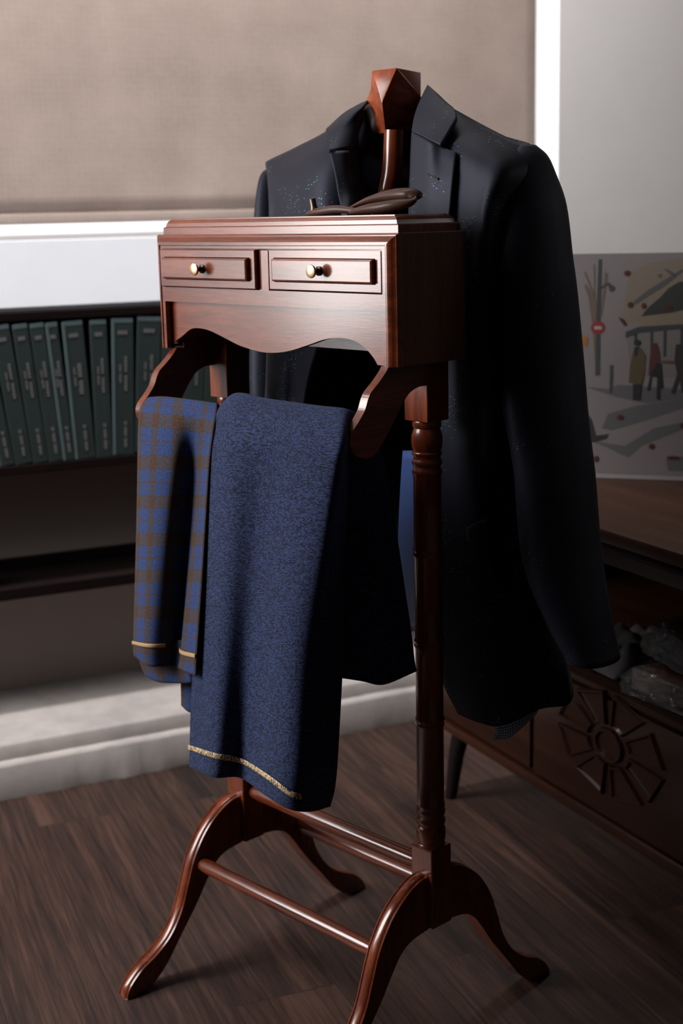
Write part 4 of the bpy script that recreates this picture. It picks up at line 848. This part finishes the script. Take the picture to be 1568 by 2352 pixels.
# ================================================================== THE CLOTHS
def strip(G, rowf, h, off):
    """a narrow band lying on cloth grid G at row rowf, height h in rows"""
    i0 = int(rowf); out = []
    for k in range(4):
        r = rowf + h*k/3; i = min(len(G)-2, int(r)); t = r-i; row = []
        for j in range(len(G[0])):
            p0 = G[i][j].lerp(G[i+1][j], t)
            a = G[i+1][j]-G[i][j]; b = G[i][min(j+1, len(G[0])-1)]-G[i][max(j-1, 0)]
            n = a.cross(b); n.normalize()
            if n.y > 0: n = -n
            row.append(p0+n*off)
        out.append(row)
    return out
nv = thing('navy_cloth', 'navy wool cloth length with gold lettered selvedge draped over the rail', 'cloth', (0, 0, 0), STAND)
nf = [
 [(-0.085, -0.112, 0.885), (-0.04, -0.112, 0.885), (0.02, -0.112, 0.885), (0.08, -0.112, 0.885), (0.14, -0.112, 0.885), (0.185, -0.112, 0.885), (0.205, -0.112, 0.885)],
 [(-0.0692, -0.13, 0.9211), (-0.0295, -0.13, 0.9402), (0.0308, -0.13, 0.9377), (0.0929, -0.13, 0.9368), (0.1439, -0.13, 0.9364), (0.185, -0.13, 0.937), (0.199, -0.122, 0.9322)],
 [(-0.0409, -0.16, 0.914), (-0.0028, -0.156, 0.9348), (0.0627, -0.156, 0.9337), (0.1261, -0.156, 0.9332), (0.1784, -0.156, 0.9332), (0.2121, -0.156, 0.9328), (0.209, -0.135, 0.9245)],
 [(-0.044, -0.17, 0.8815), (0.0219, -0.182, 0.8954), (0.0913, -0.182, 0.8993), (0.1563, -0.182, 0.9029), (0.2069, -0.182, 0.9051), (0.2327, -0.178, 0.9056), (0.2086, -0.14, 0.8972)],
 [(-0.0591, -0.17, 0.8306), (0.0239, -0.19, 0.8433), (0.0825, -0.182, 0.849), (0.1567, -0.19, 0.8589), (0.2077, -0.19, 0.8649), (0.2257, -0.18, 0.8656), (0.1974, -0.135, 0.8558)],
 [(-0.0852, -0.168, 0.7069), (0.0124, -0.194, 0.7274), (0.0618, -0.181, 0.733), (0.1459, -0.196, 0.7494), (0.19, -0.194, 0.7562), (0.2008, -0.176, 0.7546), (0.1724, -0.12, 0.7396)],
 [(-0.1098, -0.165, 0.5577), (-0.0054, -0.196, 0.5873), (0.0326, -0.177, 0.591), (0.1294, -0.202, 0.6176), (0.1682, -0.198, 0.625), (0.1733, -0.172, 0.62), (0.1528, -0.112, 0.6015)],
 [(-0.1265, -0.164, 0.4453), (-0.0198, -0.198, 0.4751), (0.0071, -0.171, 0.468), (0.1142, -0.206, 0.4837), (0.1564, -0.203, 0.4788), (0.1546, -0.172, 0.4662), (0.1376, -0.112, 0.4536)],
 [(-0.1316, -0.163, 0.4079), (-0.0255, -0.198, 0.4343), (-0.003, -0.168, 0.4238), (0.1072, -0.208, 0.4405), (0.1489, -0.206, 0.4294), (0.1488, -0.175, 0.4148), (0.1318, -0.114, 0.4025)],
 [(-0.1403, -0.16, 0.3713), (-0.0382, -0.194, 0.3931), (-0.0137, -0.164, 0.3903), (0.0944, -0.204, 0.4053), (0.1392, -0.204, 0.401), (0.1479, -0.175, 0.3906), (0.1253, -0.118, 0.3732)],
]
GN = grid_pts(nf, 6, 7)
obj_n = grid_obj('front_fall', GN, M_navy, nv, thick=0.0022, offset=0.0)
obj_s = grid_obj('selvedge', strip(GN, 47.7, 1.35, 0.0034), M_selv, nv, thick=0.0004, offset=0.0)
obj_s['label'] = 'gold lettered selvedge band'
nb = [
 [(0.205, -0.138, 0.885), (0.207, -0.128, 0.885), (0.208, -0.115, 0.885), (0.206, -0.098, 0.885)],
 [(0.2085, -0.14, 0.8916), (0.2142, -0.125, 0.8818), (0.2172, -0.11, 0.8801), (0.2165, -0.095, 0.8809)],
 [(0.1957, -0.136, 0.8215), (0.2047, -0.115, 0.8194), (0.2118, -0.095, 0.8172), (0.2157, -0.078, 0.8151)],
 [(0.1703, -0.12, 0.7275), (0.1849, -0.098, 0.7257), (0.1978, -0.075, 0.7235), (0.2107, -0.055, 0.7219)],
 [(0.1564, -0.116, 0.6338), (0.1725, -0.09, 0.6312), (0.1897, -0.064, 0.6289), (0.2172, -0.045, 0.6302)],
 [(0.1483, -0.114, 0.5825), (0.1635, -0.086, 0.576), (0.1845, -0.06, 0.5712), (0.2201, -0.042, 0.5872)],
 [(0.146, -0.114, 0.5658), (0.1613, -0.086, 0.5574), (0.1789, -0.06, 0.55), (0.224, -0.042, 0.5744)]]
grid_obj('rear_fall', grid_pts(nb, 6, 6), M_navy, nv, thick=0.0022, offset=0.0)

pl = thing('plaid_cloth', 'blue and brown plaid wool cloth with gold selvedge draped over the rail', 'cloth', (0, 0, 0), STAND)
pf_ = [
 [(-0.213, -0.115, 0.885), (-0.18, -0.115, 0.885), (-0.15, -0.115, 0.885), (-0.12, -0.115, 0.885), (-0.10, -0.115, 0.885), (-0.075, -0.115, 0.885)],
 [(-0.2227, -0.142, 0.9215), (-0.1885, -0.14, 0.9253), (-0.1517, -0.14, 0.9262), (-0.1209, -0.14, 0.9261), (-0.0908, -0.14, 0.926), (-0.0594, -0.14, 0.9255)],
 [(-0.2186, -0.158, 0.9145), (-0.1786, -0.158, 0.9178), (-0.1388, -0.158, 0.9185), (-0.1034, -0.157, 0.9188), (-0.0736, -0.157, 0.9188), (-0.0425, -0.157, 0.9178)],
 [(-0.213, -0.168, 0.8935), (-0.1662, -0.173, 0.8964), (-0.1204, -0.173, 0.898), (-0.0919, -0.164, 0.897), (-0.0721, -0.164, 0.8964), (-0.0307, -0.172, 0.8988)],
 [(-0.2179, -0.17, 0.8316), (-0.1651, -0.182, 0.8391), (-0.1174, -0.18, 0.8441), (-0.1103, -0.156, 0.8416), (-0.0874, -0.158, 0.8444), (-0.0358, -0.178, 0.8529)],
 [(-0.2301, -0.168, 0.7506), (-0.1732, -0.184, 0.761), (-0.1338, -0.18, 0.7658), (-0.1328, -0.148, 0.7608), (-0.1048, -0.155, 0.7658), (-0.0435, -0.182, 0.7787)],
 [(-0.2473, -0.166, 0.6393), (-0.1888, -0.184, 0.6532), (-0.1605, -0.176, 0.6566), (-0.1598, -0.14, 0.6495), (-0.127, -0.155, 0.6583), (-0.0552, -0.186, 0.6771)],
 [(-0.2621, -0.165, 0.5405), (-0.2017, -0.184, 0.5534), (-0.1806, -0.172, 0.5551), (-0.1812, -0.136, 0.5494), (-0.1481, -0.158, 0.5479), (-0.0725, -0.188, 0.5645)],
 [(-0.2641, -0.164, 0.5209), (-0.2078, -0.18, 0.5209), (-0.1866, -0.168, 0.5214), (-0.1858, -0.136, 0.5173), (-0.1564, -0.158, 0.5222), (-0.0765, -0.188, 0.5361)],
]
GP = grid_pts(pf_, 6, 7)
grid_obj('front_fall', GP, M_plaid, pl, thick=0.0022, offset=0.0)
o = grid_obj('selvedge', strip(GP, 41.6, 0.5, 0.0030), M_plaid_plain, pl, thick=0.0004, offset=0.0); o['label'] = 'thin gold selvedge line'
ul = [[(-0.2704, -0.15, 0.541), (-0.2239, -0.155, 0.5518), (-0.1771, -0.15, 0.5603), (-0.1336, -0.15, 0.5693)], [(-0.2718, -0.148, 0.5048), (-0.2257, -0.153, 0.5091), (-0.1808, -0.148, 0.5178), (-0.1366, -0.15, 0.5281)], [(-0.264, -0.145, 0.483), (-0.2252, -0.15, 0.4832), (-0.187, -0.145, 0.4886), (-0.139, -0.148, 0.5011)]]
grid_obj('under_layer', grid_pts(ul, 5, 5), M_plaid, pl, thick=0.002, offset=0.0)
ul = [[(-0.1994, -0.125, 0.5291), (-0.1754, -0.128, 0.535), (-0.1521, -0.125, 0.5393)], [(-0.2028, -0.122, 0.4785), (-0.1795, -0.126, 0.4849), (-0.1595, -0.122, 0.4885)], [(-0.2098, -0.118, 0.4404), (-0.1882, -0.122, 0.4368), (-0.1716, -0.118, 0.4356)]]
grid_obj('rear_fall', grid_pts(ul, 5, 5), M_plaid, pl, thick=0.002, offset=0.0)
